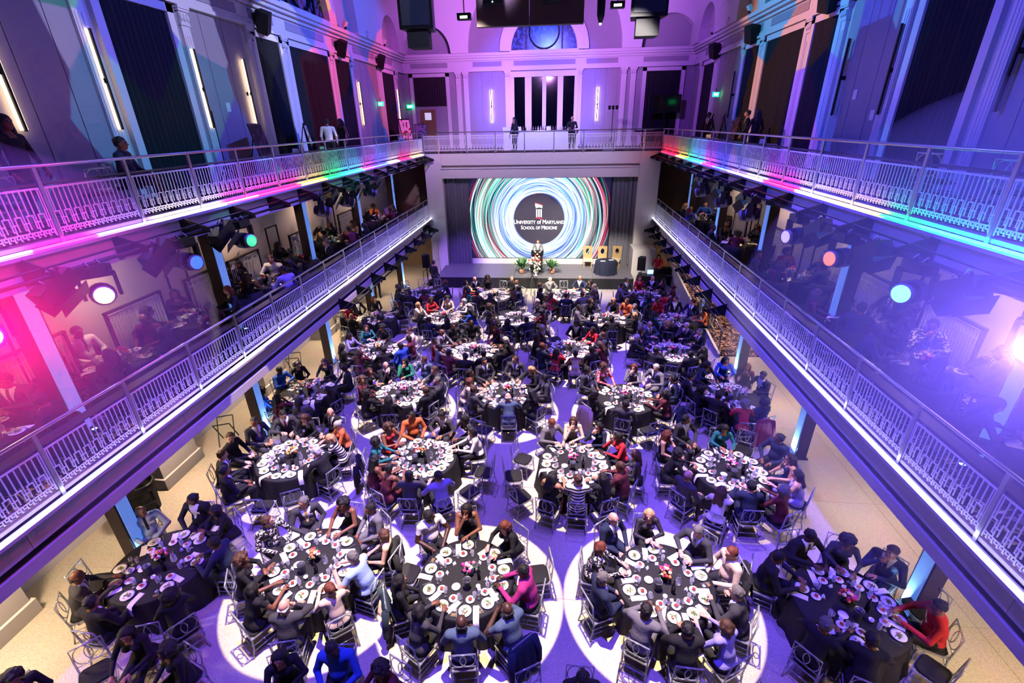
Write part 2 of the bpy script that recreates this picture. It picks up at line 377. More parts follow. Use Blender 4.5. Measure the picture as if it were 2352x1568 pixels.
SA = [(12.1, 1.6), (22.1, 4.87), (32.1, 1.6)]
struct('trim_5', skin_mesh(SA, 8.5, YB, lambda y, z, d: (WL+d, y, z), .5), M_TRIM)
struct('trim_6', skin_mesh(SA, 8.5, YB, lambda y, z, d: (WR-d, y, z), .5), M_TRIM)
def archivolt(r0, r1, P, d0, d1, n=40):
    m = MB(); vs = []; fs = []
    for i in range(n+1):
        a = PI*i/n
        for r, d in ((r0, d0), (r0, d1), (r1, d1), (r1, d0)): vs.append(P(-math.cos(a)*r, math.sin(a)*r, d))
    for i in range(n):
        for k in range(4): a, b = 4*i+k, 4*i+(k+1) % 4; fs.append((a, b, b+4, a+4))
    return m.add(vs, fs)
M_STAIN = mat_print('leaded_glass', '#0b1230', '#3b5f8f', 5); M_STAIN.node_tree.nodes['Principled BSDF'].inputs['Roughness'].default_value = .2
def lunette(name, P):
    t = ob(name, None); t['kind'] = 'structure'
    n = 28; vs = [P(0, 0, .04)]+[P(-math.cos(PI*i/n)*2.1, math.sin(PI*i/n)*2.1, .04) for i in range(n+1)]
    ob('pane', MB().add(vs, [(0, i+1, i+2) for i in range(n)]).mesh('pane', M_STAIN), t)
    ob('archivolt', archivolt(2.1, 2.85, P, 0, .3).mesh('archivolt', M_TRIM), t)
    for x in (-1.15, 1.15): ob('mullion', MB().add([P(x-.05, 0, .05), P(x+.05, 0, .05), P(x+.05, 1.75, .05), P(x-.05, 1.75, .05), P(x-.05, 0, .12), P(x+.05, 0, .12), P(x+.05, 1.75, .12), P(x-.05, 1.75, .12)], [(0, 1, 2, 3), (4, 7, 6, 5), (0, 4, 5, 1), (1, 5, 6, 2), (2, 6, 7, 3), (3, 7, 4, 0)]).mesh('mullion', M_BLACK), t)
    m = MB(); m.tube([P(math.cos(a)*.95, 1.05+math.sin(a)*.95, .1) for a in [2*PI*i/32 for i in range(32)]], .05, 5, True); ob('roundel_ring', m.mesh('roundel_ring', M_BLACK), t)
    ob('sill', MB().add([P(-2.2, -.06, 0), P(2.2, -.06, 0), P(2.2, .03, 0), P(-2.2, .03, 0), P(-2.2, -.06, .35), P(2.2, -.06, .35), P(2.2, .03, .35), P(-2.2, .03, .35)], [(0, 1, 2, 3), (4, 7, 6, 5), (0, 4, 5, 1), (1, 5, 6, 2), (2, 6, 7, 3), (3, 7, 4, 0)]).mesh('sill', M_TRIM), t)
lunette('window_1', lambda x, z, d: (CX-.06+x, YB-d, 13+z))
lunette('window_2', lambda x, z, d: (WL+d, 22.1+x, 13+z))
lunette('window_3', lambda x, z, d: (WR-d, 22.1+x, 13+z))
# pilasters
def pilaster_mesh():
    m = MB(); m.box((-.2, 0, Z2), (.2, .14, Z2+.35)); m.box((-.165, 0, Z2+.35), (.165, .10, 11.45))
    for k in range(3): m.box((-.12+k*.09, .1, Z2+.6), (-.06+k*.09, .112, 11.2))
    for z0, z1, w_, d in ((11.45, 11.5, .19, .13), (11.5, 11.78, .17, .12), (11.78, 11.84, .21, .16), (11.84, 11.92, .23, .18)): m.box((-w_, 0, z0), (w_, d, z1))
    for k in range(3): m.ball((-.12+k*.12, .13, 11.64), (.05, .05, .1), 8, 6)
    return m.mesh('pilaster', M_TRIM)
pm_ = pilaster_mesh()
for x in (-6.72, -6.22, -3.42, 1.30, 4.14, 4.74): ob('pilaster', pm_, wb_, (x, YB, 0), (0, 0, PI))
for y in (11.4, 14.75, 17.85, 20.05, 24.15, 26.5, 30.55, 33.7):
    ob('pilaster', pm_, wl_, (WL, y, 0), (0, 0, -PI/2)); ob('pilaster', pm_, wr_, (WR, y, 0), (0, 0, PI/2))
# the tall four-light window behind the bar
t = ob('window_4', None); t['kind'] = 'structure'
for a, b in ((-3.25, -2.98), (-2.27, -1.83), (-1.12, -.86), (-.12, .25), (.98, 1.22)):
    ob('mullion', MB().box((a, YB-.16, Z2+.9), (b, YB, 11.55)).mesh('mullion', M_TRIM), t)
ob('head', MB().box((-3.25, YB-.2, 11.53), (1.22, YB, 11.85)).mesh('head', M_TRIM), t)
pg = mat('night_pane', '#05060f', .08)
for a, b in ((-2.98, -2.27), (-1.83, -1.12), (-.86, -.12), (.25, .98)): ob('pane', MB().box((a, YB-.05, Z2+.9), (b, YB-.02, 11.53)).mesh('pane', pg), t)
# pleated curtains in white frames
def curtain_mb(wd, z0, z1, pl=.16, dep=.07, n=6):
    m = MB(); k = max(8, int(wd/pl)*n); vs = []
    for i in range(k+1):
        x = wd*i/k; a = 2*PI*i/n
        d = dep*(.5+.5*math.sin(a+.5*math.sin(i*.37)))
        for z, g in ((z0, 1.15), (z0+(z1-z0)*.5, 1), (z1, .8)): vs.append((x+.01*math.sin(i*1.3)*(z1-z)/(z1-z0), d*g, z))
    fs = []
    for i in range(k):
        for j in range(2): fs.append((3*i+j, 3*i+3+j, 3*i+4+j, 3*i+1+j))
    return m.add(vs, fs, True)
SIDE_C = [(12.05, 14.1), (18.2, 19.65), (20.45, 23.75), (24.55, 26.2), (31.0, 33.15)]
order_w = ['tall dark curtain on the {s} gallery wall nearest the camera', 'narrow dark curtain just nearer than the middle gallery window, {s} wall', 'widest dark curtain in the middle of the {s} gallery wall', 'narrow dark curtain just beyond the middle gallery window, {s} wall', 'dark curtain on the {s} gallery wall nearest the bar end']
for sname, wx, rz, h in (('left', WL, -PI/2, 1), ('right', WR, PI/2, -1)):
    for (a, b), lab in zip(SIDE_C, order_w):
        m = curtain_mb(b-a, Z2, 11.66)
        o = one('curtain', m, M_CURT, lab.format(s=sname), 'curtain', (wx+h*.04, b if h > 0 else a, 0), rz)
        fr = MB()
        for p, q, z0, z1 in ((a-.28, a-.04, Z2, 11.88), (b+.04, b+.28, Z2, 11.88), (a-.28, b+.28, 11.68, 11.88)): fr.box((wx, p, z0), (wx+h*.12, q, z1))
        struct('trim_%d' % (10+len([x for x in bpy.data.objects if x.name.startswith('trim_')])), fr, M_TRIM)
one('curtain', curtain_mb(2.15, 9.95, 11.66), mat('plum_curtain', '#2c1f2a', .9, var=.2), 'short dark plum curtain above the gallery back door on the left', 'curtain', (-7.62, YB-.04, 0), PI)
one('curtain', curtain_mb(2.1, Z2, 11.66), M_CURT, 'dark curtain on the gallery back wall behind the television', 'curtain', (7.7, YB-.04, 0), PI)
for a, b in ((-9.77, -7.62), (5.6, 7.7)):
    fr = MB()
    for p, q, z0, z1 in ((a-.28, a-.04, Z2, 11.88), (b+.04, b+.28, Z2, 11.88), (a-.28, b+.28, 11.68, 11.88)): fr.box((p, YB-.12, z0), (q, YB, z1))
    struct('trim_%d' % (40 if a < 0 else 41), fr, M_TRIM)
d = ob('door_1', None); d['kind'] = 'structure'
dm = mat('warm_door', '#8a6a45', .5)
ob('leaf', MB().box((-9.5, YB-.06, Z2), (-8.45, YB-.01, 9.75)).mesh('leaf', dm), d)
ob('glazing', MB().box((-9.2, YB-.075, 9.1), (-8.75, YB-.055, 9.55)).mesh('glazing', mat('lit_pane', '#d8d8e8', .3, emit='#cfd6e8', es=.7)), d)
ob('handle', MB().box((-8.6, YB-.11, 8.3), (-8.56, YB-.06, 8.5)).mesh('handle', M_STEEL), d)

# ------------------------------------------------------------------ balconies
def slabs(sname, xr, wx, h):
    U = lambda u: xr+h*u
    y0, y1 = -2, YP
    for nm, Z, zb in (('mezzanine', Z1, 2.78), ('gallery', Z2, 6.73)):
        f = ob('floor_%s_%s' % (nm, sname), MB().box((U(0), y0, Z-.3), (wx, y1+(2.5 if nm == 'mezzanine' else 6.6), Z)).mesh('slab', M_CARPET)); f['kind'] = 'structure'
        c = struct('ceiling_%s_%s' % ('aisle' if nm == 'mezzanine' else 'mezzanine', sname), MB().box((U(-.25), y0, zb), (wx-h*.8, y1+2.5, Z-.3)), M_WALL)
        fs = MB().box((U(-.3), y0, zb+.0), (U(.05), y1, zb+.21)) if nm == 'mezzanine' else MB()
        tr = ob('fascia_%s_%s' % (nm, sname), None); tr['kind'] = 'structure'
        top0 = 3.14 if nm == 'mezzanine' else zb
        # fascia boards: one per two railing bays, with fine joints
        bl = 3.24; yy = y0
        bm = MB().box((U(-.02)-xr, .004, top0), (U(.05)-xr, bl-.004, Z-.10)); bm = bm.mesh('fascia_board', M_FASC)
        while yy < y1-.1:
            ob('fascia_board', bm, tr, (xr, yy, 0)) if yy+bl <= y1+.6 else None
            yy += bl
        ob('nosing', MB().box((U(-.02), y0, Z-.10), (U(.155), y1, Z-.045)).mesh('nosing', M_FASC), tr)
        ob('curb', MB().box((U(-.12), y0, Z-.05), (U(.0), y1, Z+.06)).mesh('curb', M_FASC), tr)
        if nm == 'mezzanine':
            ob('cable_groove', MB().box((U(-.3), y0, 2.98), (U(-.03), y1, 3.15)).mesh('cable_groove', M_BLACKM), tr)
            ob('edge_beam', fs.mesh('edge_beam', M_FASC), tr)
slabs('left', XL, WL, 1); slabs('right', XR, WR, -1)
struct('floor_gallery_back', MB().box((XL, YP+.12, Z2-.3), (XR, YB, Z2)), M_CARPET)
# LED strips along the balcony noses
def led(name, col, s): return mat('led_'+name, (.8, .8, .8), .5, emit=col, es=s)
LEDC = {'w': ('#d3d8ff', 10), 'v': ('#5a2cff', 30), 'm': ('#ff12c0', 26), 'r': ('#ff0822', 30), 'y': ('#ffd24a', 20), 'g': ('#08ff58', 20), 'c': ('#18c8ff', 24), 'b': ('#1a35ff', 34), 'l': ('#8f78ff', 24), 'p': ('#ff3468', 26), 'o': ('#fff0e0', 18)}
SEQW = [(-1, 29, 'w')]
SEQL = [(-1, 6.2, 'l'), (6.2, 7.3, 'm'), (7.3, 8.6, 'l'), (8.6, 10.7, 'o'), (10.7, 12, 'p'), (12, 14.3, 'r'), (14.3, 16, 'y'), (16, 17.5, 'g'), (17.5, 19.4, 'c'), (19.4, 20.5, 'p'), (20.5, 22.5, 'b'), (22.5, 24, 'o'), (24, 26.2, 'r'), (26.2, 28.5, 'y')]
SEQR = [(-1, 8, 'c'), (8, 9, 'g'), (9, 11, 'y'), (11, 12.3, 'o'), (12.3, 14.3, 'r'), (14.3, 15.8, 'o'), (15.8, 17.3, 'l'), (17.3, 19, 'b'), (19, 20.5, 'm'), (20.5, 22, 'c'), (22, 23.3, 'g'), (23.3, 25, 'y'), (25, 28.5, 'r')]
def leds(xr, h, Z, seq, label):
    t = thing('led_strip', label, 'light strip', (xr+h*.12, 0, Z), 0)
    for a, b, ch in seq:
        c, s = LEDC[ch]
        ob('segment', MB().box((-.02, .003, -.022), (.024, b-a-.003, .008)).mesh('segment', led(ch, c, s)), t, (0, a, 0))
leds(XL, 1, Z1, SEQW, 'white glowing strip along the left mezzanine edge'); leds(XR, -1, Z1, SEQW, 'white glowing strip along the right mezzanine edge')
leds(XL, 1, Z2, SEQL, 'rainbow coloured glowing strip along the left gallery edge'); leds(XR, -1, Z2, SEQR, 'rainbow coloured glowing strip along the right gallery edge')

# fret-cut railing panels
def fret(W=1.545, H=.72, z0=.10, th=.012, top=False):
    m = MB(); b = .017; n = 18; p = W/n
    def R(y0, y1, a, c): m.box((-th/2, y0, z0+a), (th/2, y1, z0+c))
    R(0, W, H-.03, H); R(0, b, 0, H); R(W-b, W, 0, H)
    R(0, W, .095, .095+b)                                    # lower rail
    for i in range(n):
        y = (i+.5)*p
        if i % 2 == 0:
            R(y-b/2, y+b/2, .34, H-.03)                      # bar ending in an upside-down U
            R(y-p*.5, y+p*.5+b, .34, .34+b); R(y-p*.5, y-p*.5+b, .15, .34); R(y+p*.5, y+p*.5+b, .15, .34)
        else:
            R(y-b/2, y+b/2, .10, H-.03)
            R(y-p*.5, y+p*.5, .24, .24+b)                    # H crossbar
            if i < n-1: R(y-p*.5, y-p*.1, .15, .15+b)
        # key row at the foot
        R(y-p*.45, y+p*.1, .05, .05+b*.9); R(y-p*.45, y-p*.45+b, .05, .095); R(y+p*.15, y+p*.15+b, .02, .095)
        R(y+p*.15, y+p*.5, .02, .02+b*.8)
    if top:
        R(0, W, H-.17, H-.17+b)
        for i in range(n): y = (i+.5)*p; R(y-p*.3, y+p*.3, H-.12, H-.12+b); R(y-b/2, y+b/2, H-.17, H-.07)
    return m.mesh('panel', M_RAILW)
FRET = fret(); FRETB = fret(H=.86, z0=.1, top=True)
POSTM = MB().box((-.02, -.03, -.05), (.02, .03, 1.11)).mesh('post', M_STEEL)
def railing(name, label, posts, P, rz, Zr, panel=FRET, cap=True, hr=1.12):
    """posts: positions along the run; P(s) -> x,y ; local y of a part runs along +s"""
    t = thing(name, label, 'railing', (*P(posts[0]), Zr), rz)
    s0 = posts[0]
    for s in posts: ob('post', POSTM, t, (0, s-s0, 0))
    for a, b in zip(posts, posts[1:]):
        q = ob('panel', panel, t, (0, a-s0+.0375, 0)); q.scale = (1, (b-a-.075)/1.545, 1)
    L_ = posts[-1]-s0
    m = MB().tube([(0, -.05, hr), (0, L_+.05, hr)], .026, 8); ob('handrail', m.mesh('handrail', M_STEEL), t)
    if cap: ob('drink_ledge', MB().box((-.03, 0, .84), (-.24, L_, .865)).mesh('drink_ledge', mat('ledge_wood', '#4a3a46', .5)), t)
    return t
for nm, Z in (('mezzanine', Z1), ('gallery', Z2)):
    railing('balcony_railing', 'fret-patterned white railing along the left '+nm, POSTY, lambda s: (XL, s), 0, Z)
    t = railing('balcony_railing', 'fret-patterned white railing along the right '+nm, [-28.9]+[-27.93+1.62*i for i in range(18)], lambda s: (XR, -s), PI, Z)
bp = [-5.78]+[-4.75+1.664*i for i in range(8)]+[7.78]
railing('balcony_railing', 'fret-patterned railing above the stage in front of the bar', bp, lambda s: (-s, YP+.05), PI/2, Z2, FRETB, False)
# columns with up-lights
CB = MB().box((-.15, -.17, 0), (.15, .17, 1)).mesh('shaft', M_DARKST)
CF = MB().box((0, -.13, 0), (.02, .13, 1)).mesh('face_plate', mat('column_face_glow', '#c9cfda', .8, emit='#5a96ff', es=.55, var=.12, vscale=12))  # blue emission stands in for lamp light spread up the face
BASEP = MB().box((-.2, -.22, 0), (.2, .22, .03)); [BASEP.lathe([(.022, .03), (.022, .06)], 6, (a*.17, b*.19, 0)) for a in (-1, 1) for b in (-1, 1)]
BASEP = BASEP.mesh('base_plate', M_DARKST)
UPL = MB(); UPL.lathe([(.05, 0), (.06, .02), (.06, .07), (.05, .08)], 10); UPL = UPL.mesh('body', M_BLACK)
ordn = ['nearest', 'second', 'third', 'fourth', 'farthest']
for sname, x, h in (('left', -9.12, 1), ('right', 7.05, -1)):
    for lvl, z0, z1 in (('ground floor', 0, 2.78), ('mezzanine', Z1, 6.73)):
        for i, y in enumerate(COLY):
            which = ordn[i]+(' from camera' if 0 < i < 4 else ' to camera' if i == 0 else ' from camera')
            t = thing('steel_column', '%s %s steel column, blue-lit face, %s side' % (which, lvl, sname), 'column', (x, y, z0), 0 if h > 0 else PI)
            c = ob('shaft', CB, t); c.scale = (1, 1, z1-z0); c = ob('face_plate', CF, t, (.15, 0, 0)); c.scale = (1, 1, z1-z0)
            ob('base_plate', BASEP, t)
            u = thing('up_light', 'small black up-light at the foot of the %s %s column, %s side' % (ordn[i], lvl, sname), 'light', (x+h*.40, y-.05, z0))
            ob('body', UPL, u); ob('lens', MB().lathe([(.045, .081), (.045, .083)], 10).mesh('lens', mat('uplight_lens', (.5, .6, .8), .3, emit='#7fb4ff', es=6)), u)
            if lvl[0] == 'g': spot('up_light_lamp', (x+h*.36, y, z0+.12), (x+h*.14, y, z0+2.4), 160, (.25, .55, 1), 60, .5, .04)
# outer piers and baseboards of the ground aisle
for sname, wx, h in (('left', GL, 1), ('right', GRR, -1)):
    bb = MB().box((wx, -3, 0), (wx+h*.05, 29, .32)); bb.box((wx, -3, .32), (wx+h*.03, 29, .36))
    struct('baseboard_'+sname, bb, M_TRIM)
    for i, y in enumerate((4.85, 9.72, 14.6, 19.45, 24.3)):
        if sname == 'right' and 17 < y < 24: continue
        m = MB().box((wx, y-.65, 0), (wx+h*.75, y+.65, 2.78)); m.box((wx, y-.72, 0), (wx+h*.82, y+.72, .34))
        struct('wall_pier_'+sname, m, M_WALL)
# end walls of aisles and mezzanine beside the stage
for sname, a, b in (('left', GL, XL-.3), ('right', XR+.3, GRR)):
    m = MB().box((a, 31.4, 0), (b, 31.6, 7.0)); struct('wall_end_'+sname, m, mat('warm_wall', '#b99a7c', .85, var=.05))
# stage wall
m = MB(); m.box((XL, YP, 0), (-6.80, YP+.8, Z2)); m.box((4.62, YP, 0), (XR, YP+.8, Z2)); m.box((-6.8, YP+.06, 6.62), (4.62, YP+.8, Z2)); m.box((-6.8, YP-.0, 5.90), (4.62, YP+.8, 6.47))
m.box((-6.8, YP+.25, 6.47), (4.62, YP+.8, 6.62)); m.box((-6.8, YP+.8, 5.8), (4.62, YP+1.0, 6.1))
ws = struct('wall_stage', m, M_WALL)
struct('wall_stage_back', MB().box((-7.2, 29.75, .6), (5.0, 29.9, 6.0)), M_WALL)
for x in [-6.8+1.63*i for i in range(8)]: ob('header_panel', MB().box((x+.006, YP-.02, 5.91), (min(x+1.624, 4.62), YP, 6.46)).mesh('header_panel', M_WALL), ws)
struct('trim_50', MB().box((-6.82, YP-.10, 6.44), (4.64, YP+.05, 6.48)), M_TRIM)
struct('wall_stage_wing', MB().box((4.45, 27.55, 0), (5.75, 28.95, 2.05)), M_WALL)
struct('wall_screen_plinth', MB().box((-5.33, 29.40, .6), (3.2, 29.72, .99)), M_WALL)
# stage deck
ST = .65; SF = 26.42
t = thing('stage', 'low dark stage platform with black skirt in front of the screen', 'stage', (0, 0, 0))
for i in range(5):
    for j in range(2):
        x = -7.0+i*2.29; y = SF+j*1.62
        ob('deck_panel', MB().box((x+.006, y+.006, ST-.1), (x+2.284, y+1.614, ST)).mesh('deck_panel', M_STAGE), t)
sk = MB(); k = 160; vs = []
for i in range(k+1):
    x = -7.0+11.45*i/k; y = SF-.03-.025*math.sin(i*1.9)
    vs += [(x, y, 0), (x, SF-.01, ST-.02)]
sk.add(vs, [(2*i, 2*i+2, 2*i+3, 2*i+1) for i in range(k)], True); ob('skirt', sk.mesh('skirt', M_BLACKM), t)
ob('frame', MB().box((-6.95, SF+.1, 0), (4.4, 29.6, ST-.12)).mesh('frame', M_BLACKM), t)
one('curtain', curtain_mb(1.45, ST, 5.88, .2, .12), M_GCURT, 'grey pleated stage curtain left of the screen', 'curtain', (-5.33, 29.45, 0), PI)
one('curtain', curtain_mb(1.4, ST, 5.88, .2, .12), M_GCURT, 'grey pleated stage curtain right of the screen', 'curtain', (4.62, 29.45, 0), PI)
# ================================================================== the LED screen and the stage
SX0, SX1, SZ0, SZ1, SY = -5.31, 3.16, 1.03, 5.84, 29.42
def screen():
    W, H = 400, 228; img = np.zeros((H, W, 3)); cx, cz = (SX0+SX1)/2, (SZ0+SZ1)/2
    xs = np.linspace(SX0, SX1, W)-cx; zs = np.linspace(SZ0, SZ1, H)-cz; X_, Z_ = np.meshgrid(xs, zs)
    r_g = np.random.default_rng(11)
    img[:] = lin('#0d1136'); R0 = np.hypot(X_, Z_)
    ring = np.clip((3.0-R0)/1.3, 0, 1)*(R0 > 1.5)
    img += ring[..., None]*np.array([.03, .16, .75])
    pal_in = [(.80, .90, 1), (.62, .80, 1), (.9, .95, 1), (.10, .38, 1), (.7, .66, 1)]; pal_out = [(.02, .85, .45), (.02, .9, .62), (1, .03, .12), (.6, .95, 1), (.9, .95, 1), (1, .2, .3), (.05, .8, .7)]
    for i in range(430):
        t = r_g.random(); R = 1.62+2.65*t**1.35; dx, dz = r_g.normal(0, .09+.12*t, 2)
        rr = np.hypot(X_-dx, (Z_-dz)*(1-.05*t)); wd = r_g.uniform(.008, .03); a0 = r_g.uniform(0, 2*PI); sp_ = r_g.uniform(.5, 2.2)
        th = np.arctan2(Z_-dz, X_-dx); da = np.abs((th-a0+PI) % (2*PI)-PI); env = np.clip(1-da/sp_, 0, 1)**.7
        c = np.array(pal_in[r_g.integers(5)] if (R < 2.75+r_g.normal(0, .25)) else pal_out[r_g.integers(7)])
        img += (np.exp(-((rr-R)/wd)**2)*env)[..., None]*c*r_g.uniform(.35, .95)
    disc = np.clip((1.57-np.hypot(X_, Z_))/.04, 0, 1)[..., None]
    img = img*(1-disc)+disc*np.array(lin('#2c2242')); img = np.clip(img, 0, 1.15)
    vs = [(SX0+(SX1-SX0)*i/W, SY, SZ0+(SZ1-SZ0)*j/H) for j in range(H+1) for i in range(W+1)]
    fs = [(j*(W+1)+i, j*(W+1)+i+1, (j+1)*(W+1)+i+1, (j+1)*(W+1)+i) for j in range(H) for i in range(W)]
    me = bpy.data.meshes.new('display'); me.from_pydata(vs, [], fs)
    at = me.color_attributes.new('pix', 'FLOAT_COLOR', 'CORNER'); c4 = np.ones((H*W, 4, 4)); c4[:, :, :3] = img.reshape(-1, 1, 3); at.data.foreach_set('color', c4.ravel())
    m = bpy.data.materials.new('screen_picture'); m.use_nodes = True; N = m.node_tree.nodes; b = N['Principled BSDF']
    b.inputs['Base Color'].default_value = (.02, .02, .02, 1); va = N.new('ShaderNodeVertexColor'); va.layer_name = 'pix'
    m.node_tree.links.new(va.outputs[0], b.inputs['Emission Color']); b.inputs['Emission Strength'].default_value = 1.3
    me.materials.append(m); me.update(); return me
t = thing('led_screen', 'large glowing screen with circular light swirls and emblem behind the lectern', 'screen')
ob('display', screen(), t)
fr = MB(); fr.box((SX0-.06, SY+.01, SZ0-.06), (SX1+.06, SY+.2, SZ1+.06)); ob('housing', fr.mesh('housing', M_BLACKM), t)
M_SW = mat('screen_white', (1, 1, 1), .5, emit=(1, 1, 1), es=1.4); M_SR = mat('screen_red', (1, 0, 0), .5, emit=(.8, .01, .06), es=1.1)
def text_mesh(body, size, small, mats, bold=.012):
    c = bpy.data.curves.new('lettering', 'FONT'); c.body = body; c.size = size; c.align_x = 'CENTER'; c.offset = bold*size; c.small_caps_scale = .78; c.space_character = 1.0
    if small:
        for i, ch in enumerate(body):
            if ch.islower() and not (i, ch) in small: c.body_format[i].use_small_caps = True
    o = bpy.data.objects.new('tmp', c); COL.objects.link(o); dg = bpy.context.evaluated_depsgraph_get(); me = bpy.data.meshes.new_from_object(o.evaluated_get(dg))
    bpy.data.objects.remove(o); bpy.data.curves.remove(c); me.materials.clear(); me.materials.append(mats); return me
scx, scz = (SX0+SX1)/2, (SZ0+SZ1)/2
s1 = 'University of Maryland'; keep = {(i, s1[i]) for i in (11, 12)}
ob('lettering', text_mesh(s1, .36, keep, M_SW, .0), t, (scx, SY-.015, scz-.27), (PI/2, 0, 0), (.86, 1, 1))
ob('lettering', text_mesh('School of Medicine', .32, {(99, 'x')}, M_SW, .0), t, (scx, SY-.015, scz-.60), (PI/2, 0, 0), (.82, 1, 1))
lg = MB()
def quad(a, b, c, d): lg.add([(scx+p[0], SY-.015, scz+p[1]) for p in (a, b, c, d)], [(0, 1, 2, 3)])
for x in (-.13, 0, .13): quad((x-.035, .15), (x+.035, .12), (x+.035, .60), (x-.035, .60))
for i in range(6):
    x0, x1 = -.2+i*.066, -.2+(i+1)*.066; f = lambda x: .66+.06*math.sin((x+.2)/.4*PI)
    quad((x0, f(x0)), (x1, f(x1)), (x1, f(x1)+.05), (x0, f(x0)+.05))
quad((-.23, .76), (.2, .74), (.2, .82), (-.23, .95))
ob('emblem', lg.mesh('emblem', M_SW), t)
lg = MB(); quad((-.23, .96), (.2, .83), (.2, .86), (-.23, .99)); quad((-.2, .08), (.2, .01), (.22, .05), (-.2, .12)); ob('emblem_stripe', lg.mesh('emblem_stripe', M_SR), t)

M_WOODD = mat('dark_wood', '#2a1a14', .4, var=.2); M_GOLD = mat('gold_frame', '#b79a68', .4, .3, var=.08); M_SEATC = mat('cream_upholstery', '#cdbb98', .8, var=.06)
# lectern
t = thing('lectern', 'dark wooden lectern with microphone at centre stage', 'lectern', (-1.10, 27.75, ST))
part('body', MB().box((-.32, -.2, .08), (.32, .22, 1.08)), M_WOODD, t); part('plinth', MB().box((-.38, -.27, 0), (.38, .27, .08)), M_WOODD, t)
m = MB(); m.obox((0, 0, 1.13), (.74, .56, .04), Euler((.25, 0, 0)).to_matrix()); part('reading_top', m, M_BLACK, t)
part('front_emblem', MB().prism([(.13*math.cos(a), .72+.13*math.sin(a)) for a in [2*PI*i/20 for i in range(20)]], -.215, -.2, 'y'), M_BLACK, t)
part('microphone', MB().tube([(.12, .1, 1.12), (.1, .05, 1.3), (.06, .18, 1.42)], .008, 6), M_BLACK, t)
# greenery and flowers
M_LEAF = mat('leaf_green', '#3f6b3a', .5, var=.3, vscale=8); M_POT = mat('clay_pot', '#a9795b', .6); M_URN = mat('white_urn', '#ece8e0', .4)
def leaf(m, base, d, L_, w_, droop):
    d = Vector(d).normalized(); s = d.cross(Vector((0, 0, 1))); s = s.normalized() if s.length > .01 else Vector((1, 0, 0)); P = []
    for k, ww in ((0, .12), (.35, .9), (.7, .75), (1, .05)):
        c = Vector(base)+d*L_*k+Vector((0, 0, -droop*k*k)); P += [tuple(c-s*w_*ww), tuple(c+s*w_*ww)]
    m.add(P, [(0, 1, 3, 2), (2, 3, 5, 4), (4, 5, 7, 6)], True)
def plant(name, label, loc, r, hgt, n, seed):
    t = thing(name, label, 'plant', loc); R_ = random.Random(seed)
    part('pot', MB().lathe([(.11, 0), (.16, .1), (.17, .26), (.15, .28)], 14), M_POT, t)
    m = MB()
    for i in range(n):
        a = 2*PI*i/n*2.4+R_.random(); e = R_.uniform(.3, 1.4); L_ = R_.uniform(.6, 1)*hgt
        m.tube([(0, 0, .25), (math.cos(a)*r*.2, math.sin(a)*r*.2, .3+hgt*.35)], .008, 4)
        leaf(m, (math.cos(a)*r*.2, math.sin(a)*r*.2, .3+hgt*.3*R_.random()), (math.cos(a)*math.cos(e), math.sin(a)*math.cos(e), math.sin(e)), L_, .07, .25*R_.random())
    part('foliage', m, M_LEAF, t); return t
plant('potted_plant', 'leafy potted plant on stage left of the lectern flowers', (-2.0, 27.25, ST), .5, .75, 46, 1)
plant('potted_plant', 'leafy potted plant on stage right of the lectern flowers', (-.2, 27.3, ST), .5, .7, 42, 2)
t = thing('flower_urn', 'white urn of cream, pink and red flowers before the lectern', 'flowers', (-1.15, 26.95, ST))
part('urn', MB().lathe([(.12, 0), (.05, .06), (.06, .12), (.15, .2), (.17, .3), (.15, .32)], 14), M_URN, t)
FLC = [mat('petal_cream', '#f3e3b8', .7), mat('petal_pink', '#e58a9a', .7), mat('petal_red', '#c33a3f', .7), mat('petal_yellow', '#e9c14d', .7), mat('petal_white', '#f5f1ea', .7), mat('petal_magenta', '#d03a8c', .7), mat('petal_orange', '#e88a4a', .7)]
R_ = random.Random(5); m = MB()
for i in range(50):
    a = R_.uniform(0, 2*PI); e = R_.uniform(.15, 1.5); leaf(m, (0, 0, .32), (math.cos(a)*math.cos(e), math.sin(a)*math.cos(e), math.sin(e)), R_.uniform(.35, 1.0), .035, .05)
part('foliage', m, M_LEAF, t)
for c in (0, 1, 2, 4):
    m = MB()
    for i in range(16):
        a = R_.uniform(0, 2*PI); e = R_.uniform(.1, 1.5); q = R_.uniform(.3, .95); m.ball((math.cos(a)*math.cos(e)*q*.6, math.sin(a)*math.cos(e)*q*.6, .34+math.sin(e)*q), (.055, .055, .05), 7, 5)
    part('blossoms', m, FLC[c], t)
# three arm-less chairs with oval openings in the backs
def oval_chair(label, loc, rz):
    t = thing('oval_back_chair', label, 'chair', loc, rz, 'chairs on the stage')
    part('seat', MB().box((-.27, -.27, .42), (.27, .27, .52)), M_SEATC, t)
    n = 28; m = MB(); vs = []
    for i in range(n):
        a = 2*PI*i/n; c, s = math.cos(a), math.sin(a); k = 1/max(abs(c)/.27, abs(s)/.36); o = (c*k*(1+.08*max(0, s)), .88+s*k); q = (.11*c, .93+.17*s)
        for y in (-.04, .04): vs += [(o[0], -.27+y-(o[1]-.5)*.12, o[1]), (q[0], -.27+y-(q[1]-.5)*.12, q[1])]
    fs = []
    for i in range(n):
        a, b = 4*i, 4*((i+1) % n); fs += [(a, a+1, b+1, b), (a+2, b+2, b+3, a+3), (a, b, b+2, a+2), (a+1, a+3, b+3, b+1)]
    m.add(vs, fs); part('backrest', m, M_GOLD, t)
    for x in (-.22, .22):
        for y in (-.22, .22): part('leg', MB().bar((x, y, 0), (x, y, .43), .05), M_GOLD, t)
oval_chair('leftmost gold oval-back chair on stage beside the screen edge', (1.95, 28.7, ST), PI)
oval_chair('middle gold oval-back chair on stage behind the draped table', (2.85, 28.7, ST), PI)
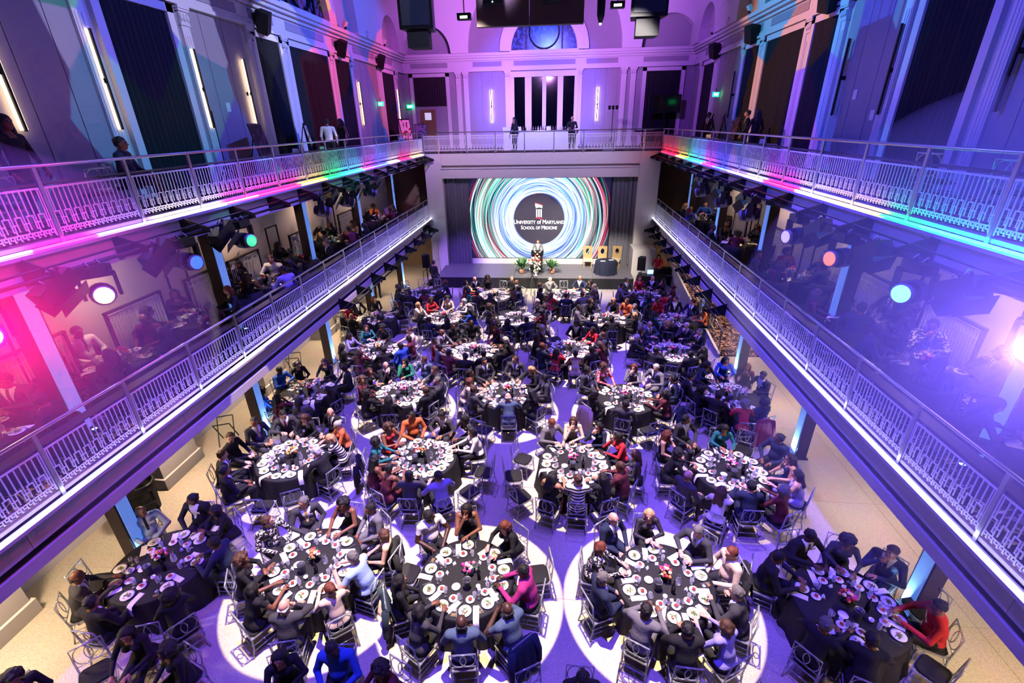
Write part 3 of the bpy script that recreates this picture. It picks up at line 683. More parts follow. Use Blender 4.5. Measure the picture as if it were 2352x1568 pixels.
oval_chair('rightmost gold oval-back chair on stage before the grey curtain', (3.65, 28.75, ST), PI-.3)
def cloth_mb(r, h, folds=14, dep=.06, flare=.12, n=84, z0=.02, seed=0):
    m = MB(); vs = []; rr = random.Random(seed); ph = rr.uniform(0, 6)
    rings = [(0, 0), (r*.5, 0), (r*.985, 0), (r, -.012), (r+.012, -.04), (r+flare*.45, -h*.5), (r+flare, -h+z0)]
    for i, (q, z) in enumerate(rings):
        for j in range(n):
            a = 2*PI*j/n; k = max(0, (i-4))/2; w_ = dep*k*(math.sin(folds*a+ph)+.5*math.sin(folds*1.7*a+1+ph)); vs.append(((q+w_)*math.cos(a), (q+w_)*math.sin(a), h+z))
    fs = []
    for i in range(1, len(rings)-1):
        for j in range(n): fs.append((i*n+j, (i+1)*n+j, (i+1)*n+(j+1) % n, i*n+(j+1) % n))
    fs.append(tuple(n+j for j in range(n)))
    return m.add(vs, fs, True)
t = thing('pedestal_table', 'small round table under the navy cloth on stage', 'table', (2.95, 27.5, ST))
part('top', MB().lathe([(.6, .70), (.6, .73)], 24), M_WOODD, t); part('stem', MB().lathe([(.25, 0), (.05, .04), (.05, .70)], 12), M_BLACK, t)
one('tablecloth', cloth_mb(.62, .745, 11, .04, .05, 60, 0), mat('navy_cloth', '#141a33', .8, var=.15), 'floor length navy cloth on the small stage table', 'tablecloth', (2.95, 27.5, ST))
for i, (x, y) in enumerate(((2.75, 27.4), (3.25, 27.65))): one('paper_sheet', MB().box((-.14, -.1, 0), (.14, .1, .004)), M_LINEN, ['white papers on the left of the navy stage table', 'white papers on the right of the navy stage table'][i], 'paper', (x, y, ST+.748), .3*i)
# loudspeakers on poles
def pa(label, loc, rz, hh):
    t = thing('pa_speaker', label, 'loudspeaker', loc, rz)
    m = MB(); m.prism([(-.22, -.2), (.22, -.2), (.15, .2), (-.15, .2)], hh, hh+.72, 'z'); part('cabinet', m, M_BLACKM, t)
    part('grille', MB().box((-.2, -.215, hh+.04), (.2, -.2, hh+.68)), M_BLACK, t); part('pole', MB().tube([(0, 0, .1), (0, 0, hh)], .02, 8), M_BLACK, t)
    for a in (.5, 2.6, 4.7): part('leg', MB().bar((0, 0, .6), (.5*math.cos(a), .5*math.sin(a), .01), .025), M_BLACK, t)
pa('black loudspeaker on a pole left of the stage', (-7.45, 26.1, 0), .3, 1.35); pa('black loudspeaker on a pole right of the stage', (4.75, 26.0, 0), -.3, 1.30)
t = thing('stage_steps', 'black stair unit with tubular handrails at the left end of the stage', 'stairs', (-7.35, 27.0, 0))
for i in range(3): part('tread', MB().box((-.35+i*.22, -.5, .17*(i+1)-.04), (-.12+i*.22, .5, .17*(i+1))), M_BLACKM, t)
for y in (-.5, .5):
    part('handrail', MB().tube([(-.45, y, 0), (-.45, y, .95), (.35, y, 1.5), (.35, y, .6)], .018, 6), M_BLACK, t)
# presenter's camera tripod in front of the stage
t = thing('tripod', 'black camera tripod standing in front of the stage flowers', 'tripod', (-1.3, 25.6, 0))
part('camera', MB().box((-.1, -.16, 1.42), (.1, .16, 1.62)), M_BLACK, t); part('column', MB().tube([(0, 0, .8), (0, 0, 1.42)], .02, 6), M_BLACK, t)
for a in (.4, 2.5, 4.6): part('leg', MB().bar((0, 0, 1.1), (.45*math.cos(a), .45*math.sin(a), 0), .03), M_BLACK, t)
# operator desk on the right
t = thing('operator_desk', 'black draped operator desk beside the right end of the stage', 'desk', (5.55, 26.9, 0))
part('top', MB().box((-.75, -.3, .72), (.75, .3, .75)), M_BLACK, t)
for x in (-.7, .7):
    for y in (-.26, .26): part('leg', MB().bar((x, y, 0), (x, y, .72), .04), M_BLACK, t)
part('front_drape', MB().box((-.76, -.32, .05), (.76, -.305, .74)), M_BLACKM, t)
t = thing('laptop', 'open laptop with bright screen on the operator desk', 'laptop', (5.45, 26.9, .75))
part('base', MB().box((-.17, -.12, 0), (.17, .12, .02)), M_BLACK, t); part('screen', MB().box((-.17, .11, .02), (.17, .125, .25)), mat('laptop_glow', (.1, .1, .2), .4, emit='#9fc4ff', es=2.5), t)
t = thing('keyboard_piano', 'black upright piano behind the operator desk', 'piano', (6.6, 27.2, 0), -.3)
part('body', MB().box((-.7, -.2, 0), (.7, .25, 1.05)), M_BLACK, t); part('key_shelf', MB().box((-.68, -.5, .62), (.68, -.2, .72)), M_BLACK, t); part('keys', MB().box((-.6, -.48, .72), (.6, -.3, .735)), M_CHINA, t)
for x in (-.62, .62): part('leg', MB().bar((x, -.44, 0), (x, -.44, .62), .07), M_BLACK, t)
# ================================================================== lighting pipes and fixtures on the balconies
FIN = MB().prism([(0, -.02), (0, .42), (.62, .20), (.62, .10)], -.012, .012, 'y').mesh('bracket', M_BLACKM)
def pipe(label, xr, h, Zp, ys, y0, y1, off=.5):
    t = thing('lighting_pipe', label, 'pipe', (xr, 0, Zp), 0 if h > 0 else PI)
    s = 1 if h > 0 else -1
    part('pipe', MB().tube([(off, s*y0, .1), (off, s*y1, .1)], .03, 8), M_BLACK, t)
    part('conduit', MB().tube([(off-.1, s*y0, .2), (off-.1, s*y1, .2)], .018, 6), M_BLACK, t)
    for y in ys: ob('bracket', FIN, t, (.05, s*y, -.05))
pipe('black lighting pipe on brackets below the left gallery edge', XL, 1, 6.85, [y+.8 for y in POSTY[1:-1]], 1.0, 28.6)
pipe('black lighting pipe on brackets below the right gallery edge', XR, -1, 6.85, [y+.8 for y in POSTY[1:-1]], 1.0, 28.6)
pipe('short black pipe on brackets below the left mezzanine edge', XL, 1, 2.86, [y+.5 for y in POSTY[9:-1]], 14.8, 28.6, .55)
pipe('short black pipe on brackets below the right mezzanine edge', XR, -1, 2.86, [y+.5 for y in POSTY[9:-1]], 14.8, 28.6, .55)
M_GREYP = mat('grey_plastic', '#6f6a78', .5)
HB = MB(); HB.box((-.2, -.13, -.17), (.2, .13, -.04)); HB = HB.mesh('base', M_BLACK)
HC = MB(); [HC.tube([(x, -.05, -.02), (x, 0, .045), (x, .05, -.02)], .014, 6) for x in (-.1, .1)]; HC = HC.mesh('clamp', M_STEEL)
HY = MB(); HY.box((-.25, -.06, -.22), (.25, .06, -.17)); [HY.box((x-.025, -.07, -.55), (x+.025, .07, -.17)) for x in (-.23, .23)]; HY = HY.mesh('yoke', M_BLACK)
HH = MB(); HH.lathe([(.05, -.24), (.13, -.22), (.17, -.1), (.175, .08), (.15, .2), (.13, .25)], 14); HH = HH.mesh('head', M_BLACK)
HS = MB(); HS.lathe([(.178, -.12), (.182, .0), (.178, .09)], 14, cap0=False, cap1=False); HS = HS.mesh('shell_band', M_GREYP)
HR = MB(); HR.lathe([(.15, .2), (.155, .26), (.13, .265)], 16, cap0=False, cap1=False); HR = HR.mesh('lens_ring', M_GREYP)
HL = {}
def moving_head(label, xr, h, y, dirv, lens, es, power=0, hexc='#ffffff'):
    t = thing('moving_head_light', label, 'stage light', (xr+h*.5, y, 6.95))
    ob('base', HB, t, rot=(0, 0, PI/2)); ob('clamp', HC, t, rot=(0, 0, PI/2))
    d = Vector(dirv).normalized(); az = math.atan2(d.y, d.x)
    ob('yoke', HY, t, rot=(0, 0, az+PI/2))
    q = d.to_track_quat('Z', 'Y').to_euler(); c = (0, 0, -.5)
    hd = ob('head', HH, t, c, q); ob('shell_band', HS, hd); ob('lens_ring', HR, hd)
    if lens not in HL: HL[lens] = MB().lathe([(.135, .252), (.09, .262), (.0001, .266)], 16, cap0=False, cap1=False).mesh('lens', mat('lens_'+lens, (.1, .1, .1), .1, emit=hexc, es=es))
    ob('lens', HL[lens], hd)
    return t
WB = MB(); WB.box((-.3, -.12, -.32), (.3, .12, -.06)); WB = WB.mesh('body', M_BLACK)
WF = MB(); WF.box((-.26, -.09, -.335), (.26, .09, -.32)); WF = WF.mesh('lens_face', mat('wash_face', '#28406a', .3, emit='#31508f', es=.35))
WD = MB(); WD.obox((0, .15, -.42), (.56, .01, .26), Euler((-.5, 0, 0)).to_matrix()); WD.obox((0, -.15, -.42), (.56, .01, .26), Euler((.5, 0, 0)).to_matrix()); WD = WD.mesh('barn_door', M_BLACKM)
def wash(label, xr, h, y):
    t = thing('wash_light', label, 'stage light', (xr+h*.5, y, 6.95), 0, rot=(0, h*-.45, PI/2))
    ob('body', WB, t); ob('clamp', HC, t); ob('lens_face', WF, t); ob('barn_door', WD, t)
k = 0
for y, ln, es, hx, dv, nm in ((10.45, 'green', 2.6, '#10ff70', (.9, -.3, .05), 'green-lit'), (8.6, 'blue', 3, '#2a50ff', (.9, -.3, .02), 'blue-lit'), (6.65, 'warm', 9, '#ffc060', (.72, -.62, .12), 'warm white-lit'), (4.95, 'pinkred', 40, '#ff3060', (.80, -.55, .26), 'glaring red-lit')):
    moving_head('%s moving-head stage light hanging below the left gallery' % nm, XL, 1, y, dv, ln, es, 0, hx)
    wash('barn-door wash light beside the %s moving head, left gallery' % nm, XL, 1, y-.75)
for y, ln, es, hx, dv, nm in ((11.0, 'pale', 1.6, '#b0a0ff', (-.9, -.3, .0), 'pale violet-lit'), (9.15, 'orange', 2.2, '#ff7038', (-.9, -.35, .02), 'orange-lit'), (7.2, 'cyan', 3, '#70e8ff', (-.85, -.5, .05), 'cyan-lit'), (5.15, 'white', 60, '#b8b0ff', (-.72, -.60, .33), 'glaring white-lit')):
    moving_head('%s moving-head stage light hanging below the right gallery' % nm, XR, -1, y, dv, ln, es, 0, hx)
    wash('barn-door wash light beside the %s moving head, right gallery' % nm, XR, -1, y-.75)
for sname, xr, h, ys in (('left', XL, 1, (14.5, 16.4, 18.6)), ('right', XR, -1, (13.7, 16.0, 18.4))):
    for j, y in enumerate(ys):
        moving_head('%s dark moving head in the far cluster, %s gallery' % (['nearest', 'middle', 'farthest'][j], sname), xr, h, y, (h*.8, .5, -.25), 'off', .3, 0, '#223355')
        wash('%s wash light in the far cluster, %s gallery' % (['nearest', 'middle', 'farthest'][j], sname), xr, h, y+.8)
# lamps of the two glaring heads, lighting haze balls added to imitate lens flare
def haze(label, c, r, dens):
    m = bpy.data.materials.new('flare_haze'); m.use_nodes = True; N = m.node_tree.nodes; N.remove(N['Principled BSDF'])
    v = N.new('ShaderNodeVolumeScatter'); v.inputs['Density'].default_value = dens; v.inputs['Color'].default_value = (1, 1, 1, 1); v.inputs['Anisotropy'].default_value = .0
    m.node_tree.links.new(v.outputs[0], N['Material Output'].inputs['Volume'])
    o = one('flare_haze_ball', MB().ball((0, 0, 0), r, 28, 18), m, label, 'haze', c); o['kind'] = 'stuff'
spot('head_lamp', (XL+.86, 4.72, 6.56), (-1.5, .5, 8.6), 4600, (1, .0, .10), 40, .9, .05)
spot('head_lamp', (XR-.84, 4.95, 6.58), (1.2, .5, 8.6), 6500, (.18, .10, 1), 40, .9, .05)
haze('added haze imitating red lens flare around the glaring left moving head', (XL+.95, 4.65, 6.5), 2.4, .06)
haze('added haze imitating violet lens flare around the glaring right moving head', (XR-.95, 4.9, 6.5), 2.8, .06)
# ================================================================== rig hanging in the vault
def hung(label, x0, x1, z, y):
    t = thing('hanging_loudspeaker', label, 'loudspeaker', ((x0+x1)/2, y, z)); w = x1-x0
    part('upper_cabinet', MB().prism([(-w/2, -.4), (w/2, -.4), (w*.4, .4), (-w*.4, .4)], 0, 1.7, 'z'), M_BLACK, t)
    part('lower_cabinet', MB().prism([(-w*.32, -.32), (w*.32, -.32), (w*.28, .3), (-w*.28, .3)], -.5, -.02, 'z'), M_BLACKM, t)
    part('grille', MB().box((-w*.42, -.42, .1), (w*.42, -.4, 1.6)), mat('blue_grille', '#141c33', .5), t)
    part('hanger', MB().bar((-.3, 0, 1.7), (-.3, 0, 6), .02).bar((.3, 0, 1.7), (.3, 0, 6), .02), M_BLACK, t)
hung('dark cluster of loudspeakers hanging left of the clock window', -5.15, -4.05, 11.62, 18); hung('dark cluster of loudspeakers hanging right of the clock window', 2.12, 3.24, 11.72, 18)
t = thing('rigging_panel', 'wide brown flown panel hanging above the hall centre', 'panel', (-1.0, 18, 11.65))
for a, b in ((-1.68, -.01), (.01, 1.72)): part('board', MB().box((a, -.12, 0), (b, .12, 1.6)), mat('brown_board', '#4a3a34', .6, var=.15), t)
for x in (-1.1, .75):
    part('lamp_box', MB().box((x-.3, -.6, .52), (x+.3, -.14, .95)), M_BLACKM, t)
    part('indicator', MB().ball((x, -.61, .56), .02, 6, 5), mat('indicator', (1, 1, 1), .4, emit='#9fe0ff', es=6), t)
part('hanger', MB().bar((-1.4, 0, 1.6), (-1.4, 0, 6), .02).bar((1.4, 0, 1.6), (1.4, 0, 6), .02), M_BLACK, t)
for i, (x, z) in enumerate(((-3.1, 11.95), (1.25, 11.85), (1.75, 12.1))):
    t = thing('hanging_stage_light', ['small square stage light hanging left of the brown panel', 'slim dark spotlight hanging right of the brown panel', 'short bar light hanging beside the right loudspeakers'][i], 'stage light', (x, 18, z))
    part('head', MB().box((-.22, -.12, -.08), (.22, .12, .1)) if i != 1 else MB().lathe([(.06, -.2), (.12, .0), (.13, .4), (.08, .5)], 12), M_BLACK, t)
    part('lens', MB().box((-.12, -.125, -.05), (.12, -.12, .02)) if i != 1 else MB().ball((0, 0, -.22), .04, 8, 6), mat('small_lens', (1, 1, 1), .4, emit='#ffe9c0', es=5), t)
    part('stem', MB().bar((0, 0, .1), (0, 0, 5.5), .03), M_BLACK, t)
# ================================================================== PEOPLE (one continuous surface each, grown from a distance field)
def surface_nets(F, org, h):
    nx, ny, nz = F.shape; S = F < 0
    c = np.zeros((nx-1, ny-1, nz-1), int)
    for i in (0, 1):
        for j in (0, 1):
            for k in (0, 1): c += S[i:nx-1+i, j:ny-1+j, k:nz-1+k]
    act = (c > 0) & (c < 8); idx = -np.ones(act.shape, int); A = np.argwhere(act); idx[act] = np.arange(len(A))
    acc = np.zeros((len(A), 3)); cnt = np.zeros(len(A))
    for ax in range(3):
        o1 = [a for a in range(3) if a != ax]
        for u in (0, 1):
            for v in (0, 1):
                d0 = np.zeros(3, int); d0[o1[0]] = u; d0[o1[1]] = v; d1 = d0.copy(); d1[ax] = 1
                p = A+d0; q = A+d1; f0 = F[p[:, 0], p[:, 1], p[:, 2]]; f1 = F[q[:, 0], q[:, 1], q[:, 2]]
                m = (f0 < 0) != (f1 < 0); t = f0/np.where(m, f0-f1, 1); pos = d0[None]+np.zeros((len(A), 3)); pos[:, ax] += t
                acc[m] += pos[m]; cnt[m] += 1
    V = org+(A+acc/cnt[:, None])*h; Q = []
    for ax in range(3):
        o1 = [(ax+1) % 3, (ax+2) % 3]
        sl0 = [slice(None)]*3; sl1 = [slice(None)]*3; sl0[ax] = slice(0, -1); sl1[ax] = slice(1, None)
        a = S[tuple(sl0)]; b = S[tuple(sl1)]; E = np.argwhere(a != b)
        E = E[(E[:, o1[0]] > 0) & (E[:, o1[1]] > 0) & (E[:, o1[0]] < F.shape[o1[0]]-1) & (E[:, o1[1]] < F.shape[o1[1]]-1)]
        fl = a[E[:, 0], E[:, 1], E[:, 2]]
        def C(du, dv):
            e = E.copy(); e[:, o1[0]] -= du; e[:, o1[1]] -= dv; return idx[e[:, 0], e[:, 1], e[:, 2]]
        q = np.stack([C(1, 1), C(0, 1), C(0, 0), C(1, 0)], 1); q[~fl] = q[~fl][:, ::-1]; Q.append(q)
    return V, np.concatenate(Q)

class SDF:
    def __init__(s, lo, hi, h):
        s.lo = np.array(lo, float); s.h = h; n = np.ceil((np.array(hi)-s.lo)/h).astype(int)+1; s.F = np.full(n, .2); s.D = np.full(n, 9.); s.Lb = np.zeros(n, np.int16)
    def _sub(s, a, b, m=.07):
        i0 = np.maximum(0, np.floor((a-m-s.lo)/s.h).astype(int)); i1 = np.minimum(s.F.shape, np.ceil((b+m-s.lo)/s.h).astype(int)+1)
        g = [s.lo[k]+s.h*np.arange(i0[k], i1[k]) for k in range(3)]
        return tuple(slice(a_, b_) for a_, b_ in zip(i0, i1)), np.meshgrid(*g, indexing='ij')
    def _put(s, sl, d, lab, k):
        F = s.F[sl]
        if k > 0: hh = np.clip(.5+.5*(F-d)/k, 0, 1); s.F[sl] = F*(1-hh)+d*hh-k*hh*(1-hh)
        else: s.F[sl] = np.minimum(F, d)
        b = d < s.D[sl]; s.D[sl] = np.where(b, d, s.D[sl]); s.Lb[sl] = np.where(b, lab, s.Lb[sl])
    def cap(s, p, q, r0, r1=None, lab=0, k=.03, ys=1.0):
        """tapered capsule; ys flattens it front to back"""
        p, q = np.array(p, float), np.array(q, float); r1 = r0 if r1 is None else r1; r = max(r0, r1)
        sl, G = s._sub(np.minimum(p, q)-r, np.maximum(p, q)+r); sc = np.array([1, 1/ys, 1])
        P = [(G[i]-p[i])*sc[i] for i in range(3)]; d = (q-p)*sc; L2 = max(1e-9, d@d); t = np.clip((P[0]*d[0]+P[1]*d[1]+P[2]*d[2])/L2, 0, 1)
        e = np.sqrt(sum((P[i]-t*d[i])**2 for i in range(3)))-(r0+(r1-r0)*t); s._put(sl, e*ys if ys < 1 else e, lab, k)
    def ell(s, c, r, lab=0, k=.02, R=None):
        c, r = np.array(c, float), np.array(r, float); m = r.max(); sl, G = s._sub(c-m, c+m)
        P = np.stack([G[i]-c[i] for i in range(3)], -1)
        if R is not None: P = P@R
        l = np.sqrt(((P/r)**2).sum(-1)); l2 = np.sqrt(((P/r**2)**2).sum(-1))+1e-9; s._put(sl, l*(l-1)/l2, lab, k)
    def mesh(s):
        V, Q = surface_nets(s.F, s.lo, s.h); c = V[Q].mean(1); i = np.clip(np.round((c-s.lo)/s.h).astype(int), 0, np.array(s.F.shape)-1)
        return V, Q, s.Lb[i[:, 0], i[:, 1], i[:, 2]], c

def rotm(yaw, pitch=0., roll=0.): return np.array(Euler((pitch, roll, yaw), 'XYZ').to_matrix())
# region labels
SKINH, NECK, TORSO, UARM, FARM, HAND, PELV, THIGH, SHIN, FOOT, LIP, EYE = range(1, 13)
def finger_hand(S, w, d, nrm, sx, curl=.5):
    """palm and five bent fingers from wrist w along d; nrm = palm normal (finger curl side); sx = +1 thumb towards +side"""
    w, d, nrm = (np.array(v, float) for v in (w, d, nrm)); d /= np.linalg.norm(d); nrm = nrm-d*(nrm@d); nrm /= np.linalg.norm(nrm); side = np.cross(d, nrm)*sx
    pc = w+d*.05; S.cap(w+d*.015, w+d*.075, .026, .03, HAND, .015); S.cap(pc+side*.018, pc-side*.018+d*.02, .022, .022, HAND, .01)
    for i, (o, L) in enumerate(((.030, .072), (.010, .080), (-.010, .074), (-.029, .058))):
        b = w+d*.09+side*o; k1 = b+(d*math.cos(curl*.5)+nrm*math.sin(curl*.5)+side*o*2)*L*.55; k2 = k1+(d*math.cos(curl*1.5)+nrm*math.sin(curl*1.5))*L*.5
        S.cap(b, k1, .0105, .0095, HAND, .004); S.cap(k1, k2, .0095, .008, HAND, .004)
    b = w+d*.035+side*.028; k1 = b+(d*.6+side*.7+nrm*.25)*.042; k2 = k1+(d*.9+side*.15+nrm*.3)*.032; S.cap(b, k1, .013, .0115, HAND, .008); S.cap(k1, k2, .011, .009, HAND, .004)

def arm(S, sh, el, wr, nrm, sx, th=1., curl=.5, hd=None):
    sh, el, wr = (np.array(v, float) for v in (sh, el, wr))
    S.cap(sh, el, .056*th, .044*th, UARM, .03); S.cap(el, wr, .043*th, .030*th, FARM, .02); S.cap(wr, wr+(wr-el)/np.linalg.norm(wr-el)*.02, .028*th, .027*th, HAND, .01)
    finger_hand(S, wr, (wr-el) if hd is None else hd, nrm, sx, curl)

POSES = {  # seated: lean (m forward at the shoulders), head yaw/pitch, then elbow and wrist for right(-x is left): (el, wr, palm normal)
 'lap':   dict(lean=.02, hy=.0, hp=.05, R=((.27, .07, .76), (.13, .32, .66), (0, 0, -1)), L=((-.27, .07, .76), (-.11, .33, .66), (0, 0, -1))),
 'table': dict(lean=.09, hy=.25, hp=.15, R=((.29, .20, .80), (.13, .47, .815), (0, 0, -1)), L=((-.29, .20, .80), (-.12, .47, .815), (0, 0, -1))),
 'chin':  dict(lean=.10, hy=-.2, hp=.05, R=((.22, .36, .83), (.07, .27, 1.06), (-.3, -.9, 0)), L=((-.28, .24, .80), (-.02, .42, .815), (0, 0, -1))),
 'cross': dict(lean=.06, hy=-.35, hp=.0, R=((.29, .20, .82), (.02, .38, .83), (0, -.3, -1)), L=((-.29, .20, .82), (-.01, .34, .86), (0, -.3, -1))),
 'eat':   dict(lean=.17, hy=.0, hp=.45, R=((.30, .26, .84), (.12, .50, .88), (-.6, 0, -1)), L=((-.30, .26, .82), (-.14, .52, .83), (.4, 0, -1))),
 'turn':  dict(lean=.0, hy=.85, hp=.0, R=((.27, .02, .78), (.16, .28, .68), (0, 0, -1)), L=((-.28, .12, .78), (-.05, .36, .70), (0, 0, -1))),
 'turnl': dict(lean=.0, hy=-.9, hp=.0, R=((.28, .12, .78), (.05, .36, .70), (0, 0, -1)), L=((-.27, .02, .78), (-.16, .28, .68), (0, 0, -1)))}
HEADINFO = {}
def head(S, c, R, f=1.):
    P = lambda x, y, z: np.array(c)+R@(np.array([x, y, z])*f)
    S.ell(P(0, -.005, .02), np.array([.074, .092, .098])*f, SKINH, .02, R); S.ell(P(0, .025, -.05), np.array([.056, .064, .066])*f, SKINH, .03, R)
    S.cap(P(0, .086, .015), P(0, .104, -.018), .008*f, .014*f, SKINH, .012); S.ell(P(.0, .082, -.052), np.array([.026, .012, .009])*f, LIP, .004, R)
    for sx in (-1, 1):
        S.ell(P(sx*.076, -.008, -.005), np.array([.011, .022, .031])*f, SKINH, .008, R); S.ell(P(sx*.031, .078, .016), np.array([.013, .011, .009])*f, EYE, .003, R)
        S.ell(P(sx*.030, .080, .036), np.array([.020, .010, .008])*f, SKINH, .008, R)
def seated(pose, fem, h=.0115):
    p = POSES[pose]; S = SDF((-.5, -.32, -.01), (.5, .86, 1.48), h); ln = p['lean']; th = .92 if fem else 1.16; sw = .170 if fem else .205
    S.cap((-.075, -.02, .54), (.075, -.02, .54), .125 if fem else .12, None, PELV, .05)
    mid = np.array([0, -.04+ln*.25, .76]); ch = np.array([0, -.02+ln*.8, .96])
    S.cap((0, -.03, .60), mid, .148 if not fem else .125, .138 if not fem else .110, TORSO, .05, .82); S.cap(mid, ch, .138 if not fem else .110, .172 if not fem else .136, TORSO, .05, .74)
    S.cap((-sw+.03, ln-.02, 1.035), (sw-.03, ln-.02, 1.035), .068*th, None, TORSO, .05)
    if fem:
        for sx in (-1, 1): S.ell((sx*.065, ln*.8+.075, .945), (.06, .055, .06), TORSO, .04)
    else: S.ell((0, ln*.4+.05, .72), (.12, .09, .13), TORSO, .06)
    nk = np.array([0, ln-.015, 1.07]); hc = np.array([0, ln+.025, 1.245 if not fem else 1.225]); R = rotm(p['hy'], -p['hp'])
    S.cap(nk, hc-np.array([0, .02, .06]), .056*th, .05*th, NECK, .03); head(S, hc, R, .96 if fem else 1.02); HEADINFO[(pose, fem)] = (hc, p['hy'], -p['hp'], .96 if fem else 1.02)
    for sx, key in ((1, 'R'), (-1, 'L')):
        el, wr, nr = p[key]; sh = np.array([sx*sw, ln-.02, 1.03]); a = np.array(el)*np.array([th*.97, 1, 1]); b = np.array(wr)
        arm(S, sh, a, b, nr, -sx, th, .55 if pose != 'cross' else .25)
        S.cap((sx*.095, .02, .545), (sx*.115, .43, .535), .088*th, .064*th, THIGH, .04); S.cap((sx*.115, .43, .52), (sx*.12, .40, .10), .06*th, .04*th, SHIN, .02)
        S.cap((sx*.12, .385, .055), (sx*.135, .545, .04), .040, .036, FOOT, .015)
    return S.mesh()
def standing(pose, fem, h=.0115):
    S = SDF((-.5, -.35, -.01), (.5, .62, 1.86), h); th = .86 if fem else 1.; sw = .165 if fem else .195; f = .94 if fem else 1.
    S.cap((-.07, 0, .93), (.07, 0, .93), .115, None, PELV, .05); S.cap((0, 0, .98), (0, 0, 1.16), .125, .125, TORSO, .05, .75); S.cap((0, 0, 1.16), (0, -.01, 1.34), .125, .152, TORSO, .05, .7)
    S.cap((-sw+.03, -.01, 1.43), (sw-.03, -.01, 1.43), .066*th, None, TORSO, .05); S.cap((0, -.01, 1.46), (0, .0, 1.58), .054, .05, NECK, .03)
    hp = .25 if pose == 'stand_fwd' else 0.; hc = np.array([0, .03, 1.645]); head(S, hc, rotm(0, -hp), .98); HEADINFO[(pose, fem)] = (hc, 0, -hp, .98)
    for sx in (-1, 1):
        if pose == 'stand_fwd': el, wr = (sx*.27, .10, 1.18), (sx*.16, .34, 1.16)
        else: el, wr = (sx*.26, -.02, 1.15), (sx*.25, .10, .92)
        arm(S, (sx*sw, -.01, 1.42), el, wr, (0, 0, -1) if pose == 'stand_fwd' else (-sx, 0, 0), -sx, th)
        S.cap((sx*.09, 0, .92), (sx*.10, .02, .50), .088, .062, THIGH, .04); S.cap((sx*.10, .02, .50), (sx*.10, -.02, .10), .058, .042, SHIN, .02); S.cap((sx*.10, -.03, .055), (sx*.12, .13, .04), .042, .038, FOOT, .015)
    return S.mesh()
SHAPES = {}
for ps in POSES:
    for fem in (0, 1): SHAPES[(ps, fem)] = seated(ps, fem)
for ps in ('stand', 'stand_fwd'): SHAPES[(ps, 0)] = standing(ps, 0)
SHAPES[('stand', 1)] = standing('stand', 1)
# slots: 0 skin 1 top 2 shirt 3 tie 4 bottom 5 shoe 6 lip 7 eye
BODY = {}
M_SLOT = mat('slot', (.5, .5, .5))
def body(pose, fem, outfit):
    key = (pose, fem, outfit)
    if key in BODY: return BODY[key]
    V, Q, L, c = SHAPES[(pose, fem)]; st = pose.startswith('stand'); ln = 0 if st else POSES[pose]['lean']; zs = .40 if st else 0.
    mi = np.zeros(len(Q), int); mi[np.isin(L, (TORSO, UARM))] = 1; mi[np.isin(L, (PELV, THIGH, SHIN))] = 4; mi[L == FOOT] = 5; mi[L == LIP] = 6; mi[L == EYE] = 7
    front = (L == TORSO) & (c[:, 1] > ln*.7+.03); z = c[:, 2]-zs; ax = np.abs(c[:, 0])
    mi[(L == PELV) & (z > .58)] = 1
    if outfit in 'JS': mi[L == FARM] = 1
    if outfit == 'J':
        v = front & (z > .80) & (ax < .012+.075*(z-.80)/.25); mi[v] = 2; mi[v & (ax < .024)] = 3; mi[(L == NECK) & (z < 1.11)] = 2
        cu = L == FARM
    if outfit == 'T': mi[(L == UARM) & (z < .93)] = 0
    if outfit == 'D':
        mi[L == UARM] = 0; mi[np.isin(L, (PELV, THIGH))] = 1; mi[L == SHIN] = 0; mi[(L == TORSO) & (z > 1.045)] = 0; mi[front & (z > 1.0) & (ax < .07)] = 0
    if outfit == 'S' and fem: mi[front & (z > 1.02) & (ax < .06)] = 0
    me = bpy.data.meshes.new('person'); me.from_pydata(V.tolist(), [], Q.tolist())
    for i in range(8): me.materials.append(M_SLOT)
    me.polygons.foreach_set('material_index', mi); me.polygons.foreach_set('use_smooth', np.ones(len(Q), bool)); me.update(); BODY[key] = me; return me
